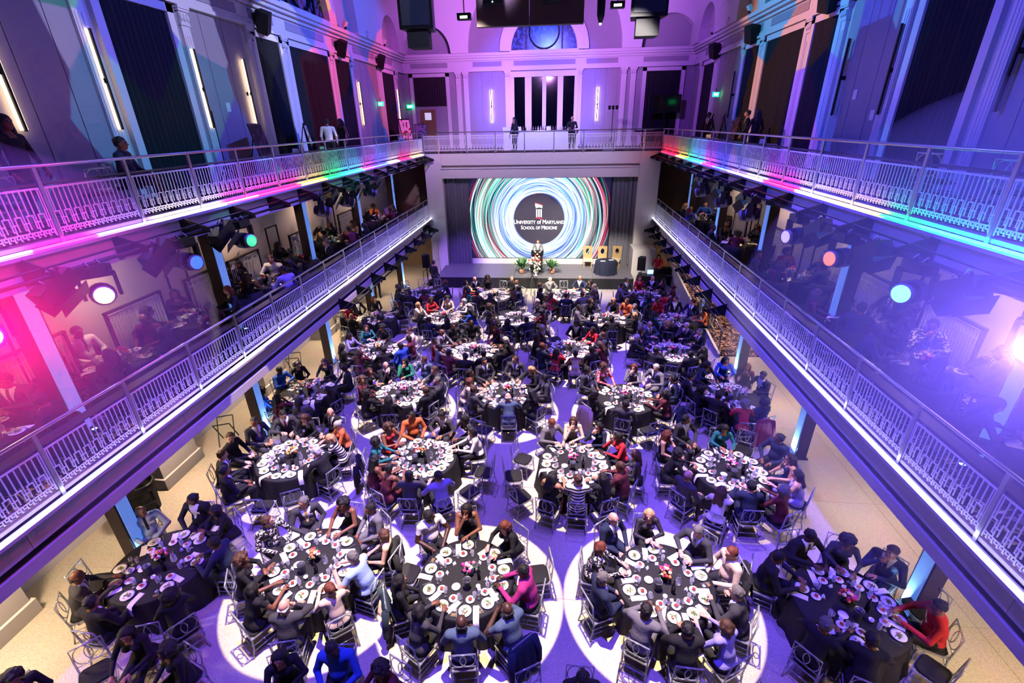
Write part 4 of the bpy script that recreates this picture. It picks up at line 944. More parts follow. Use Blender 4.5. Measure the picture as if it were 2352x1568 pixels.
# hair, in head coordinates
def hair_mesh(style, h=.0105):
    S = SDF((-.2, -.26, -.42), (.2, .2, .22), h); rg = np.random.default_rng(len(style)*7+ord(style[0]))
    if style != 'B':
        S.ell((0, -.016, .036), (.084, .096, .095), 1, .02)
    if style == 'S':
        S.ell((0, -.05, -.005), (.078, .062, .07), 1, .02)
        for i in range(70):
            u = rg.normal(size=3); u /= np.linalg.norm(u)
            if u[2] < -.1 or (u[1] > .75): continue
            S.ell(np.array([0, -.02, .03])+u*np.array([.080, .094, .092]), np.full(3, rg.uniform(.012, .018)), 1, .006)
    if style == 'B':
        for sx in (-1, 1): S.cap((sx*.074, -.02, -.005), (sx*.045, -.085, -.015), .014, .02, 1, .02)
        S.cap((-.05, -.085, -.015), (.05, -.085, -.015), .022, None, 1, .02)
    if style == 'H':
        for sx in (-1, 1): S.cap((sx*.075, -.01, .03), (sx*.078, .0, -.10), .032, .03, 1, .03); S.cap((sx*.05, -.075, .0), (sx*.05, -.07, -.11), .05, .04, 1, .03)
    if style == 'L':
        for sx in (-1, 1):
            S.cap((sx*.075, -.02, .03), (sx*.085, -.01, -.16), .034, .03, 1, .03); S.cap((sx*.05, -.08, 0), (sx*.06, -.12, -.26), .05, .045, 1, .03); S.cap((sx*.06, -.12, -.24), (sx*.05, -.12, -.36), .045, .015, 1, .03)
        S.cap((0, -.09, 0), (0, -.13, -.34), .05, .03, 1, .03)
    if style == 'C':
        for i in range(120):
            u = rg.normal(size=3); u /= np.linalg.norm(u)
            if u[1] > .45 and u[2] < .55: continue
            if u[2] < -.75: continue
            S.ell(np.array([0, -.035, .02])+u*np.array([.115, .105, .105]), np.full(3, rg.uniform(.022, .034)), 1, .008)
        S.ell((0, -.05, .03), (.11, .10, .105), 1, .02)
    if style == 'U': S.ell((0, -.05, 0), (.078, .06, .07), 1, .02); S.ell((0, -.115, .055), (.048, .045, .048), 1, .015)
    # keep the face clear
    i0, G = S._sub(np.array([-.2, -.26, -.42]), np.array([.2, .2, .22])); x, y, z = G
    yt = .052 if style in 'SUB' else .058
    cut = np.maximum(y-(-.3), np.minimum(0, 0)*0)
    face = np.sqrt((x/.066)**2+((y-.115)/.085)**2+((z+.035)/.105)**2)-1; S.F = np.maximum(S.F, -face*.06)
    if style == 'S': S.F = np.maximum(S.F, -(z+.055)); S.F = np.maximum(S.F, (y-.03)*.9-(z-.035))
    V, Q, L, c = S.mesh(); me = bpy.data.meshes.new('hair'); me.from_pydata(V.tolist(), [], Q.tolist()); me.materials.append(M_SLOT)
    me.polygons.foreach_set('use_smooth', np.ones(len(Q), bool)); me.update(); return me
HAIR = {s: hair_mesh(s) for s in 'SBHLCU'}
SKIN = {'1': mat('skin_light', '#dba58c', .55, var=.06), '2': mat('skin_tan', '#b9825f', .55, var=.06), '3': mat('skin_brown', '#7d4f38', .5, var=.08), '4': mat('skin_dark', '#4a2d21', .45, var=.08)}
HC_ = {'k': mat('hair_black', '#140f10', .6, bump=.7, bscale=70), 'b': mat('hair_brown', '#4a2c1e', .5, var=.2, bump=.7, bscale=70), 'r': mat('hair_auburn', '#6e3420', .5, var=.2, bump=.7, bscale=70), 'y': mat('hair_blonde', '#c99e6a', .5, var=.2, bump=.7, bscale=70), 'g': mat('hair_grey', '#6c6762', .6, var=.2, bump=.7, bscale=70), 'w': mat('hair_white', '#b9b3aa', .6, var=.1)}
TOPC = {'K': ('black', '#141216'), 'N': ('navy', '#1c2440'), 'G': ('grey', '#6f6c6e'), 'D': ('charcoal', '#3a383d'), 'W': ('white', '#ece6e2'), 'R': ('red', '#c0202e'), 'M': ('magenta', '#a8246f'), 'T': ('teal', '#1f6f72'), 'O': ('orange', '#d2693a'), 'B': ('blue', '#2b55b5'), 'L': ('light blue', '#a9c4e6'), 'P': ('lavender', '#9a90d0'), 'Y': ('cream', '#d8c0a4'), 'U': ('burgundy', '#5e1c28'), 'E': ('green', '#1f7f5f'), 'Q': ('slate blue', '#4a5a70')}
TOPM = {k: mat('fabric_'+n.replace(' ', '_'), c, .85, var=.12, vscale=25, bump=.5, bscale=11) for k, (n, c) in TOPC.items()}
TOPC['Z'] = ('striped', ''); TOPM['Z'] = mat_stripe('fabric_striped', '#e9e2d8', '#1c1a1e', 95)
TOPC['F'] = ('monochrome patterned', ''); TOPM['F'] = mat_print('fabric_patterned', '#191719', '#d8d0c8', 26)
TOPC['X'] = ('red patterned', ''); TOPM['X'] = mat_print('fabric_red_print', '#c23a45', '#e8c4bd', 22)
TOPC['V'] = ('black sequined', ''); TOPM['V'] = mat('fabric_sequin', '#3a353c', .38, .4, var=.9, vscale=60, bump=.8, bscale=60)
M_SHIRT = mat('shirt_white', '#ece9ea', .8); M_SHOE = mat('shoe_black', '#101014', .35); M_LIP = mat('lips', '#8a4038', .5); M_EYE = mat('eyes', '#171214', .3); M_TROU = mat('trousers_dark', '#1d1c22', .85)
TIES = {'r': mat('tie_red', '#b0182c', .6), 'y': mat('tie_gold', '#d9ad5a', .6), 'd': mat('tie_dark', '#2a2a3c', .6), 's': mat_stripe('tie_striped', '#2a2f45', '#c9c9d4', 160), 'w': M_SHIRT}
TIEW = {'r': ' and red tie', 'y': ' and gold tie', 's': ' and striped tie', 'd': '', 'w': ''}
HAIRW = {'B': 'bald', 'S': 'short {c} hair', 'H': '{c} bob', 'L': 'long {c} hair', 'C': 'curly {c} hair', 'U': '{c} hair tied up'}
HCW = {'k': 'black', 'b': 'brown', 'r': 'auburn', 'y': 'blonde', 'g': 'grey', 'w': 'white'}
BADGE = MB().box((-.045, 0, -.03), (.045, .004, .03)).mesh('name_badge', M_LINEN)
def person(code, where, loc, rz, pose=None, group=None, badge=False, sc=1.):
    """code: style hair skin outfit colour [tie]"""
    st, hc, sk, of, co = code[:5]; tie = code[5] if len(code) > 5 else 'd'
    fem = 1 if (st in 'LHCU' and of != 'J') else 0
    if pose is None:
        pose = ('table', 'lap', 'chin', 'eat', 'cross', 'turn', 'turnl', 'table')[int(abs(loc[0]*7.3+loc[1]*3.1)*10) % 8]
    if (pose, fem) not in SHAPES: fem = 0
    cn = TOPC[co][0]; wear = {'J': cn+' suit'+TIEW[tie], 'S': cn+' top', 'D': 'sleeveless '+cn+' dress', 'T': cn+' shirt'}[of]
    lab = 'person, %s, %s, %s' % (HAIRW[st].format(c=HCW[hc]), wear, where)
    o = bpy.data.objects.new('person', body(pose, fem, of)); COL.objects.link(o); o.location = loc; o.rotation_euler = (0, 0, rz); o.scale = (1.12*sc, 1.12*sc, 1.05*sc)
    tag(o, lab, 'person', group)
    if of == 'D': bot = TOPM[co]
    elif of == 'J': bot = TOPM[co]
    else: bot = M_TROU
    for i, m in enumerate((SKIN[sk], TOPM[co], M_SHIRT, TIES[tie], bot, M_SHOE, M_LIP if sk in '12' else SKIN[sk], M_EYE)):
        s = o.material_slots[i]; s.link = 'OBJECT'; s.material = m
    hcn, hy, hp, f = HEADINFO[(pose, fem)]
    hr = ob('hair', HAIR[st], o, tuple(hcn), (hp, 0, hy), (f*1.02,)*3)
    hr.material_slots[0].link = 'OBJECT'; hr.material_slots[0].material = HC_[hc]
    if badge:
        b = ob('name_badge', BADGE, o, (-.085, (.115 if not pose.startswith('stand') else .10)+(0 if pose.startswith('stand') else POSES[pose]['lean']*.8), .955 if not pose.startswith('stand') else 1.32), (-.12, 0, 0))
    return o
# ================================================================== TABLES, CHAIRS, SETTINGS
def chair_parts():
    P = []
    m = MB(); zt = .93; w_ = .20; yb = lambda z: -.21-.10*max(0, (z-.45))
    P.append(('back_frame', MB().tube([(-w_, yb(.46), .46), (-w_, yb(.7), .7), (-w_, yb(zt), zt), (w_, yb(zt), zt), (w_, yb(.7), .7), (w_, yb(.46), .46)], .0145, 6), M_ACR))
    m = MB().tube([(-w_, yb(.56), .56), (w_, yb(.56), .56)], .011, 6)
    for cx in (-.068, .068):
        m.tube([(cx+.115*math.cos(2*PI*i/22), yb(.745+.178*math.sin(2*PI*i/22)), .745+.178*math.sin(2*PI*i/22)) for i in range(22)], .009, 5, True)
    P.append(('back_ovals', m, M_ACR))
    s = MB().box((-.22, -.22, .425), (.22, .22, .452)); P.append(('seat_frame', s, M_ACR))
    c = MB(); n = 20; vs = []
    for z, k in ((.452, .95), (.462, 1), (.482, .99), (.492, .88)):
        for i in range(n):
            a = 2*PI*i/n; q = (abs(math.cos(a))**6+abs(math.sin(a))**6)**(-1/6); vs.append((.205*k*q*math.cos(a), .205*k*q*math.sin(a), z))
    c.add(vs, [(r*n+i, r*n+(i+1) % n, (r+1)*n+(i+1) % n, (r+1)*n+i) for r in range(3) for i in range(n)]+[tuple(range(n-1, -1, -1)), tuple(3*n+i for i in range(n))], True)
    P.append(('seat_cushion', c, M_CUSH))
    for x in (-1, 1):
        P.append(('leg', MB().tube([(x*.20, .19, .43), (x*.205, .20, .2), (x*.215, .215, 0)], 0, 6, rs=[.018, .016, .013]), M_ACR))
        P.append(('leg', MB().tube([(x*.20, -.20, .45), (x*.20, -.22, .2), (x*.21, -.27, 0)], 0, 6, rs=[.018, .016, .013]), M_ACR))
    st = MB()
    for x in (-1, 1):
        for z in (.16, .28): st.tube([(x*.206, .20, z), (x*.203, -.225, z)], .009, 5)
    st.tube([(-.204, .0, .16), (.204, .0, .16)], .009, 5); st.tube([(-.204, .203, .3), (.204, .203, .3)], .009, 5); st.tube([(-.204, -.222, .24), (.204, -.222, .24)], .009, 5)
    P.append(('stretcher', st, M_ACR)); return P
CHP = [(n, mb.mesh(n, m)) for n, mb, m in chair_parts()]
_j = MB(); _mats = [M_ACR, M_CUSH]
for n, mb, m in chair_parts(): _j.cur = 1 if m is M_CUSH else 0; _j.add(mb.v, mb.f, True)
CH_LOW = _j.mesh('ghost_chair', _mats)
def chair(label, loc, rz, near, group):
    if near:
        t = thing('ghost_chair', label, 'chair', loc, rz, group); t.scale = (1.08, 1.06, 1.03)
        for n, me in CHP: ob(n, me, t)
        return t
    o = ob('ghost_chair', CH_LOW, None, loc, (0, 0, rz), (1.08, 1.06, 1.03)); return tag(o, label, 'chair', group)

HOURS = ['three', 'two', 'one', 'twelve', 'eleven', 'ten', 'nine', 'eight', 'seven', 'six', 'five', 'four']
def clock(a):
    """seat direction as on a clock face, twelve pointing to the stage"""
    k = round(a/7.5) % 48; hr = HOURS[(k//4+(1 if k % 4 else 0)) % 12] if k % 4 else HOURS[k//4]
    m = k % 4
    if m == 0: return "%s o'clock" % HOURS[k//4]
    prev = HOURS[(k//4+1) % 12]        # going counter-clockwise means earlier hours
    return {1: 'quarter to %s' % HOURS[k//4], 2: 'half past %s' % prev, 3: 'quarter past %s' % prev}[m]
ROWW = {'Z': 'bottom-edge', 'A': 'front-row', 'B': 'second-row', 'C': 'third-row', 'D': 'fourth-row', 'E': 'fifth-row', 'F': 'stage-row'}
COLW = {5: {'0': 'leftmost', '1': 'mid-left', '2': 'middle', '3': 'mid-right', '4': 'rightmost'}, 4: {}}
def tname(k):
    if k[0] in 'ACE': c = {'0': 'leftmost', '1': 'second', '2': 'third', '3': 'fourth', '4': 'rightmost'}[k[1]]
    elif k[0] == 'F': c = {'0': 'leftmost', '1': 'second', '2': 'third', '3': 'rightmost'}[k[1]]
    else: c = {'1': 'leftmost', '2': 'second', '3': 'third', '4': 'rightmost'}[k[1]]
    return '%s %s table' % (c, ROWW[k[0]])
# crockery
PLATE = MB().lathe([(.055, 0), (.07, .003), (.08, .012), (.120, .020), (.122, .023), (.08, .016), (.0001, .012)], 22, cap1=False).mesh('dinner_plate', M_CHINA)
DESS = MB().lathe([(.04, 0), (.052, .003), (.06, .012), (.084, .018), (.086, .021), (.058, .015), (.0001, .012)], 18, cap1=False).mesh('dessert_plate', M_CHINA)
def salad_mesh(seed, n=26):
    R_ = random.Random(seed); m = MB()
    for i in range(n):
        m.cur = R_.choice((0, 0, 0, 1, 1, 2, 3)); a = R_.uniform(0, 6.3); r = .062*math.sqrt(R_.random()); z = .014+.03*R_.random()*(1-r/.07)
        leaf(m, (r*math.cos(a), r*math.sin(a), z), (R_.uniform(-1, 1), R_.uniform(-1, 1), R_.uniform(.1, .6)), R_.uniform(.025, .045), R_.uniform(.008, .015), .008)
    return m.mesh('salad', [mat('salad_green', '#5f8f35', .6, var=.3), mat('salad_pale', '#a9b86a', .6), mat('salad_brown', '#9a5a38', .6), mat('salad_red', '#b8432e', .5)])
SALAD = [salad_mesh(i) for i in range(4)]
CAKE = MB().box((-.028, -.028, .012), (.028, .028, .045)); CAKE.cur = 1; CAKE.box((-.029, -.029, .045), (.029, .029, .052)); CAKE = CAKE.mesh('dessert', [mat('cake', '#e8c9b0', .7), mat('red_glaze', '#b5352c', .35)])
WINE = MB().lathe([(.034, 0), (.006, .006), (.004, .09), (.02, .10), (.036, .135), (.034, .19), (.031, .20)], 12, cap1=False).mesh('wine_glass', M_GLASS)
WATER = MB().lathe([(.030, 0), (.031, .004), (.036, .13), (.034, .13), (.029, .008)], 12, cap1=False).mesh('water_glass', M_GLASS)
FORK = MB().box((-.006, -.1, 0), (.006, .03, .003)); [FORK.box((x-.0015, .03, 0), (x+.0015, .09, .003)) for x in (-.009, -.003, .003, .009)]; FORK.box((-.011, .025, 0), (.011, .035, .003)); FORK = FORK.mesh('fork', M_STEEL)
KNIFE = MB().box((-.007, -.11, 0), (.007, -.01, .004)); KNIFE.prism([(-.008, -.01), (.008, -.01), (.009, .08), (-.002, .11)], 0, .003, 'z'); KNIFE = KNIFE.mesh('knife', M_STEEL)
def napkin_mesh(hang):
    m = MB(); vs = []; P = [(-.18, .004), (-.06, .006), (.06, .007), (.12, .006)] if not hang else [(-.12, .005), (0, .006), (.12, .006), (.17, -.01), (.20, -.10), (.21, -.2)]
    for y, z in P:
        for k in range(4): vs.append((-.055+.11*k/3, y, z+.004*math.sin(k*2+y*20)))
    n = len(P); m.add(vs, [(4*i+k, 4*i+k+1, 4*i+5+k, 4*i+4+k) for i in range(n-1) for k in range(3)], True)
    m.add([(x, y, z-.006) for x, y, z in vs], [(4*i+4+k, 4*i+5+k, 4*i+k+1, 4*i+k) for i in range(n-1) for k in range(3)], True); return m.mesh('napkin', M_LINEN)
NAPK = [napkin_mesh(False), napkin_mesh(True)]
MENU = MB(); MENU.box((-.07, -.1, 0), (.07, .1, .003)); MENU.cur = 1; MENU.lathe([(.035, .0031), (.035, .0036)], 16, (0, .035, 0)); MENU.cur = 2
for i, (x0, x1) in enumerate(((-.05, .05), (-.04, .04), (-.045, .03))): MENU.box((x0, -.045-i*.02, .0031), (x1, -.036-i*.02, .0036))
MENU = MENU.mesh('menu_card', [mat('card_black', '#17151a', .5), mat('card_seal', '#b9b4c4', .5), mat('card_type', '#c99a5a', .5)])
TENT = MB().prism([(-.03, 0), (.03, 0), (0, .055)], -.035, .035, 'x').mesh('place_card', M_LINEN)
BUCKET = MB().lathe([(.055, 0), (.065, .01), (.078, .20), (.082, .205), (.074, .20), (.06, .02)], 16, cap1=False).mesh('wine_cooler', M_STEEL)
BOTTLE = MB().lathe([(.036, 0), (.037, .01), (.037, .19), (.03, .22), (.014, .25), (.014, .31), (.016, .315)], 12).mesh('wine_bottle', mat('bottle_glass', '#120f14', .12))
CARAFE = MB().lathe([(.05, 0), (.055, .02), (.05, .12), (.028, .18), (.035, .22), (.033, .22)], 12, cap1=False).mesh('carafe', M_GLASS)
CUP = MB().lathe([(.022, 0), (.04, .02), (.044, .06), (.041, .06), (.02, .01)], 12, cap1=False).mesh('coffee_cup', M_CHINA)
def centrepiece(seed):
    R_ = random.Random(seed); pcs = []
    pcs.append(('vase', MB().lathe([(.06, 0), (.08, .03), (.085, .11), (.08, .115)], 14), M_GLASS if seed % 2 else M_BLACK))
    f = MB()
    for i in range(26): a = R_.uniform(0, 6.3); e = R_.uniform(.1, 1.3); leaf(f, (0, 0, .1), (math.cos(a)*math.cos(e), math.sin(a)*math.cos(e), math.sin(e)), R_.uniform(.1, .2), .022, .03)
    pcs.append(('foliage', f, M_LEAF))
    for c in R_.sample(range(7), 4):
        m = MB()
        for i in range(6):
            a = R_.uniform(0, 6.3); e = R_.uniform(.25, 1.45); q = R_.uniform(.09, .16); m.ball((math.cos(a)*math.cos(e)*q, math.sin(a)*math.cos(e)*q, .12+math.sin(e)*q*.9), R_.uniform(.026, .042), 8, 6)
        pcs.append(('blossoms', m, FLC[c]))
    return [(n, mb.mesh(n, m)) for n, mb, m in pcs]
CENT = [centrepiece(i) for i in range(5)]
CLOTHS = [cloth_mb(.925, .76, 15, .035, .10, 96, .015, i).mesh('tablecloth', M_CLOTH) for i in range(3)]
TTOP = MB().lathe([(.91, .725), (.915, .73), (.915, .75), (.91, .752)], 40).mesh('tabletop', M_WOODD)
TLEG = MB().bar((0, 0, 0), (0, 0, .725), .045).mesh('leg', M_BLACK)
TZ = .763
ARMC = {}
def add(name, me, label, cat, loc, rz, group): return tag(ob(name, me, None, loc, (0, 0, rz)), label, cat, group)
NPL = [0]
def banquet(key, seats, x, y, z0=0., near=2, nm=None, rad=.915, people=True):
    tn = nm or tname(key); R_ = random.Random(key); s = rad/.915
    t = thing('banquet_table', 'round banquet table hidden under black cloth, '+tn, 'table', (x, y, z0), R_.uniform(0, 6), 'round banquet tables')
    tt = ob('tabletop', TTOP, t); tt.scale = (s, s, 1)
    for a in (0, 1, 2, 3): ob('leg', TLEG, t, (.55*s*math.cos(a*PI/2), .55*s*math.sin(a*PI/2), 0))
    c = add('tablecloth', CLOTHS[R_.randrange(3)], 'floor length black cloth on the '+tn, 'tablecloth', (x, y, z0), R_.uniform(0, 6), 'black tablecloths'); c.scale = (s, s, 1)
    tz = z0+TZ; n = 0
    def at(r, a, h=0): return (x+r*s*math.cos(a), y+r*s*math.sin(a), tz+h)
    for it in seats.split():
        f = it.split(','); a = math.radians(float(f[0])); r = float(f[1])/100; code = f[2]; pose = f[3] if len(f) > 3 else None; ck = clock(float(f[0])); where = '%s at %s' % (ck, tn)
        px, py = x+(r+.06)*math.cos(a), y+(r+.06)*math.sin(a); rz = a+PI/2
        if near: chair('clear acrylic chair with black cushion, %s' % where, (px, py, z0), rz+R_.uniform(-.12, .12), near > 1, 'clear acrylic chairs')
        if code != '-' and people: person(code, where, (px, py, z0), rz, pose, 'seated guests', near > 1 and R_.random() < .5 and code[3] == 'J')
        j = R_.uniform(-.03, .03)
        p = add('dinner_plate', PLATE, 'white dinner plate of salad, %s' % where, 'plate', at(.745, a+j), R_.uniform(0, 6), 'dinner plates'); ob('salad', SALAD[R_.randrange(4)], p)
        q = add('dessert_plate', DESS, 'white dessert plate, %s' % where, 'plate', at(.53, a+j+.17), R_.uniform(0, 6), 'dessert plates'); ob('dessert', CAKE, q)
        add('wine_glass', WINE, 'stemmed wine glass, %s' % where, 'glass', at(.56, a-.13), 0, 'wine glasses')
        add('water_glass', WATER, 'water glass, %s' % where, 'glass', at(.50, a-.24), 0, 'water glasses')
        h = R_.random() < (.45 if code == '-' else .22)
        add('napkin', NAPK[h], 'white folded napkin, %s' % where, 'napkin', at(.79 if h else .70, a+.26, .001), a-PI/2+(0 if h else R_.uniform(-.5, .5)), 'white napkins')
        if near > 1 or R_.random() < .3:
            if R_.random() < .45: add('menu_card', MENU, 'black printed menu card, %s' % where, 'menu card', at(.76, a-.26), a+PI/2+R_.uniform(-.4, .4), 'menu cards')
            if R_.random() < .5: add('place_card', TENT, 'small white place card, %s' % where, 'place card', at(.40, a+.08), a+PI/2, 'place cards')
        if near > 1 and key[0] in 'ABZ':
            add('fork', FORK, 'steel fork beside plate, %s' % where, 'fork', at(.76, a-.21+j, .001), a+PI/2, 'forks'); add('knife', KNIFE, 'steel knife beside plate, %s' % where, 'knife', at(.75, a+.21+j, .001), a+PI/2, 'knives')
        n += 1
    k = R_.randrange(5); cp_ = thing('flower_centrepiece', 'low vase of mixed bright flowers on the '+tn, 'flowers', (x+R_.uniform(-.06, .06), y+.08, tz), R_.uniform(0, 6), 'flower centrepieces')
    for n_, me in CENT[k]: ob(n_, me, cp_)
    b0 = R_.uniform(3.5, 5)
    add('wine_cooler', BUCKET, 'steel wine cooler beside flowers, '+tn, 'wine cooler', at(.24, b0), 0, 'steel wine coolers')
    add('wine_bottle', BOTTLE, 'dark wine bottle on the '+tn, 'bottle', at(.26, b0+1.2), 0, 'wine bottles')
    if near: add('carafe', CARAFE, 'glass water carafe on the '+tn, 'carafe', at(.25, b0+2.2), 0, 'water carafes')
    if near: q = add('coffee_cup', CUP, 'white cup near the middle of the '+tn, 'cup', at(.36, b0+.6), 0, 'cups'); add('bread_plate', DESS, 'empty white side plate near flowers, '+tn, 'plate', at(.30, b0-.8), 0, 'side plates')
SEATS = {
 'A3': '13,126,Sr1SY,lap 46,124,Sg1JDs,eat 97,122,Hy1SV,cross 132,134,Bg1JNs,lap 168,131,Hr1SF,table 200,130,Sg1JN,lap 241,123,Sk3JG,table 272,138,Sk2JK,chin 300,144,Hb1SP,table 332,128,Sg1JD,chin',
 'A2': '15,138,- 50,122,Hr1SK,eat 99,132,Lk3DK,chin 134,131,Sk4TW,turn 171,122,- 208,123,Lk2SK,lap 243,135,Hk3SD,table 278,131,Bk4SQ,lap 312,145,Bk4TQ,chin 348,122,Sk4SM,table',
 'A1': '14,144,Hb1DK,lap 48,134,Sk3JG,lap 78,122,Ck3DK,table 121,123,Sg2JDy,turnl 156,122,Sb1SF,turn 202,122,Cb3SK,cross 242,122,Hk3TK,table 280,142,Bw1JD,chin 313,133,Ur1SY,table 346,122,Sg1TL,eat',
 'A0': '6,131,Sk3JN,table 57,122,Hk3SK,cross 93,122,Sk3JKw,turnl 139,122,Bw2JL,turn 194,122,- 224,122,Bk3JD,table 266,125,Sk3JK,lap 319,162,Ck3SK,table',
 'A4': '10,141,- 37,138,Sb2JN,chin 70,122,Ck3SD,eat 106,127,Sk4JK,eat 156,130,Sk3JK,table 221,128,Sg3JK,table 252,122,Sk3JK,eat 316,123,- 343,122,Sk3SR,table',
 'B1': '12,122,Hy1SZ,eat 40,135,Uw1SO,table 70,148,Bg1JK,turn 97,126,Lb1SK,eat 124,162,Sk1JDr,eat 151,162,Sg2JDy,turnl 178,162,Sb1SK,turnl 205,161,Sb1JK,table 232,153,Sk3JK,lap 269,144,- 297,128,- 338,122,Sw1JK,eat',
 'B2': '22,145,Hk1SW,table 49,162,Hk3SD,eat 76,141,Sk2JDw,eat 116,122,Sk3SO,turnl 152,122,Cb3DR,cross 184,122,Ck3ST,table 220,128,Lk3DU,table 247,136,Uk3DU,eat 274,141,Sk4SD,table 301,160,Sk1SP,table 328,162,- 355,162,-',
 'B3': '23,132,Uk4SR,chin 55,122,Hk1SN,chin 91,122,Hb1SY,chin 122,130,Sr1JGw,eat 163,138,- 190,154,- 217,162,- 244,144,Lk2DK,eat 271,132,Sb1SZ,table 298,134,Lk2SK,table 325,134,Sb3SU,table 352,148,Lb3SD,lap',
 'B4': '28,146,Sk3SN,turnl 58,139,- 86,122,Lk2ST,eat 121,162,Sk2JDw,turn 154,162,Lr1DK,turn 183,153,Ck2SK,eat 214,162,Bb1JD,lap 242,162,Lb1SW,chin 268,124,Sk1JN,table 296,144,Cg3SU,table 330,142,Lk1DP,table 356,126,Lk2DN,lap',
 'C0': '34,122,Sk3JK 84,122,Lb1SK 130,125,Cg1SK 160,122,Sk4SB 224,130,Ck3SB 258,135,Lk3SU 291,147,Lk2SG 327,130,Lk3SK',
 'C1': '34,127,Sb1SD 73,145,Sb1JQ 100,137,Lk2SE 130,129,Bg1JKy,chin 157,134,Lb2SK 184,122,Cb2SU 228,122,Ck3SK 272,122,Lk2SK 300,135,- 327,122,Sb1JK 358,122,Sg1JD',
 'C2': '10,122,Sk3JD 46,125,Ly1SK 83,142,Sb1JD 125,153,Sk2JD 159,141,Lk2SK 186,132,Hr1SY 216,122,Sb1JD 252,161,- 279,122,Bw1SQ 321,122,Lk3SK',
 'C3': '14,148,Sk2JN 46,161,Sw1JG 73,127,Lr1SG 120,134,Cb2SX 146,143,Sk3JD 211,122,Ck3SK 259,122,Sk3JD 290,139,- 333,122,Lk3SU',
 'C4': '24,123,Sk1JKw 54,135,Lr2SU 81,162,Lk2SB 112,140,Lk3SN 168,134,Sk2JK 204,122,Ck3SK 231,122,Sk3JK 266,144,Cg3SR 293,122,Ck3SN',
 'D1': '32,140,Sb1SY 96,122,Ck3SK 128,125,Lb1ST 171,122,Lk3SP 220,130,Lk3SK 264,140,Lb2SU 302,133,Sk3JK 330,136,Sk3JB 358,136,Sk4SU',
 'D2': '2,139,Hw1SK 38,139,Sk3JK 65,151,Cb2SU 102,162,Bk4SK 130,162,Sk3SK 157,156,Bk3JGr 187,144,Uk3DR 214,145,Uk4SG 241,150,Sk3SU 268,146,Sk3JK 295,139,Sk3JK 328,131,Bg3JK',
 'D3': '10,129,Sb1SN 40,125,Lk3SR 78,143,Sk4JKw 110,162,- 143,134,Sw1JDr 187,131,Ck3SK 221,145,Sr3JN 248,143,Lk2SR,chin 276,151,Uk3DY 304,130,Sk4JK 332,137,Lb2SU',
 'D4': '34,140,Sg1JK 61,162,Sw1JD 88,162,Ly1SK 115,162,Bg1JQ 142,144,Hb1SK 173,144,Hw1SK 229,138,Sk3JK 256,122,- 283,126,Sk3JK 317,122,Lk3SK',
 'E0': '10,122,- 38,122,Lk2SK 109,122,Lb1SK 146,133,Sk4JKw 178,127,Sw1SR 205,131,Sw1JK 243,136,Bg2JK 275,162,Lk2SK 302,162,Sk3SK',
 'E1': '9,122,Lw1SK 46,122,Hw1SW 93,122,Ck1SY 132,122,Ck3SR 168,134,Hy1SY 234,138,Lk2SK 261,162,Sk3JN 288,162,Lk3SK 315,122,- 342,151,Lk3SB',
 'E2': '12,122,Hb1SD 45,122,Hw1SD 88,162,- 116,162,- 171,122,Cb2SK 220,138,Ck3SD 262,162,Lk2SN 290,158,Sk3JN 339,122,Ck3SU',
 'E3': '14,122,Sg1JD 46,137,Sb2SO 72,128,Hy1SK 122,122,Hb1SK 149,133,- 176,122,Sk3SG 236,132,Sk3JN 273,135,Sk4JK 330,123,Hy1SK',
 'E4': '1,122,Ck3SO 46,122,Sb1JN 81,122,Sb1JKw 122,122,Sk2SR 159,122,Lk3SK 207,127,Lk2ST 248,160,Sw1JD 275,141,Ck3SK',
 'F0': '12,128,Cr1SN 79,162,- 106,162,- 133,162,- 206,125,Cb1SK 237,159,Sk3JK 264,162,Sk3JK 291,162,Ck3SU 318,162,Hg1SK',
 'F1': '28,136,Bk3JK 55,144,Sg1SK 82,162,- 109,156,Ck3SK 136,162,Bg1JKw 163,159,Lk2SY 190,141,Lk2SR 217,145,Lk3ST 244,151,Sk3JK 271,158,Lk2SK 315,162,Lb2SK 343,142,Sk3JN',
 'F2': '34,143,Lk2SK 64,154,Bk2JNw 95,162,- 131,147,Bw1JGr 177,138,Cb3SF 206,156,Sk3JK 239,162,Lb2SR 266,154,Sk1JN 296,154,Sb1SG 324,147,Lb1SG 358,137,Sg1JN',
 'F3': '40,137,Lk2SK 67,145,Bg1JKw 94,131,Lr1SR 132,122,Sk2JD 179,125,Sk2SG 239,162,Lk2SK 266,162,Lk2ST 295,148,Sk3SR 359,131,Cr3SU',
 'Z1': '66,129,Ck3SK,lap 104,151,Hk2SK,table 131,152,- 158,162,Ck3SK,lap',
 'Z2': '61,141,Ck3SU,table 98,140,Sk4SB,turn 129,162,Lk2SK,cross',
 'Z3': '66,152,- 93,135,Sk3JK,chin 120,149,-',
 'Z4': '126,162,Sk3JK,table 154,162,-'}

for k, sd in SEATS.items(): banquet(k, sd, *TABLES[k], 0., 2 if k[0] in 'ABCZ' else 1)
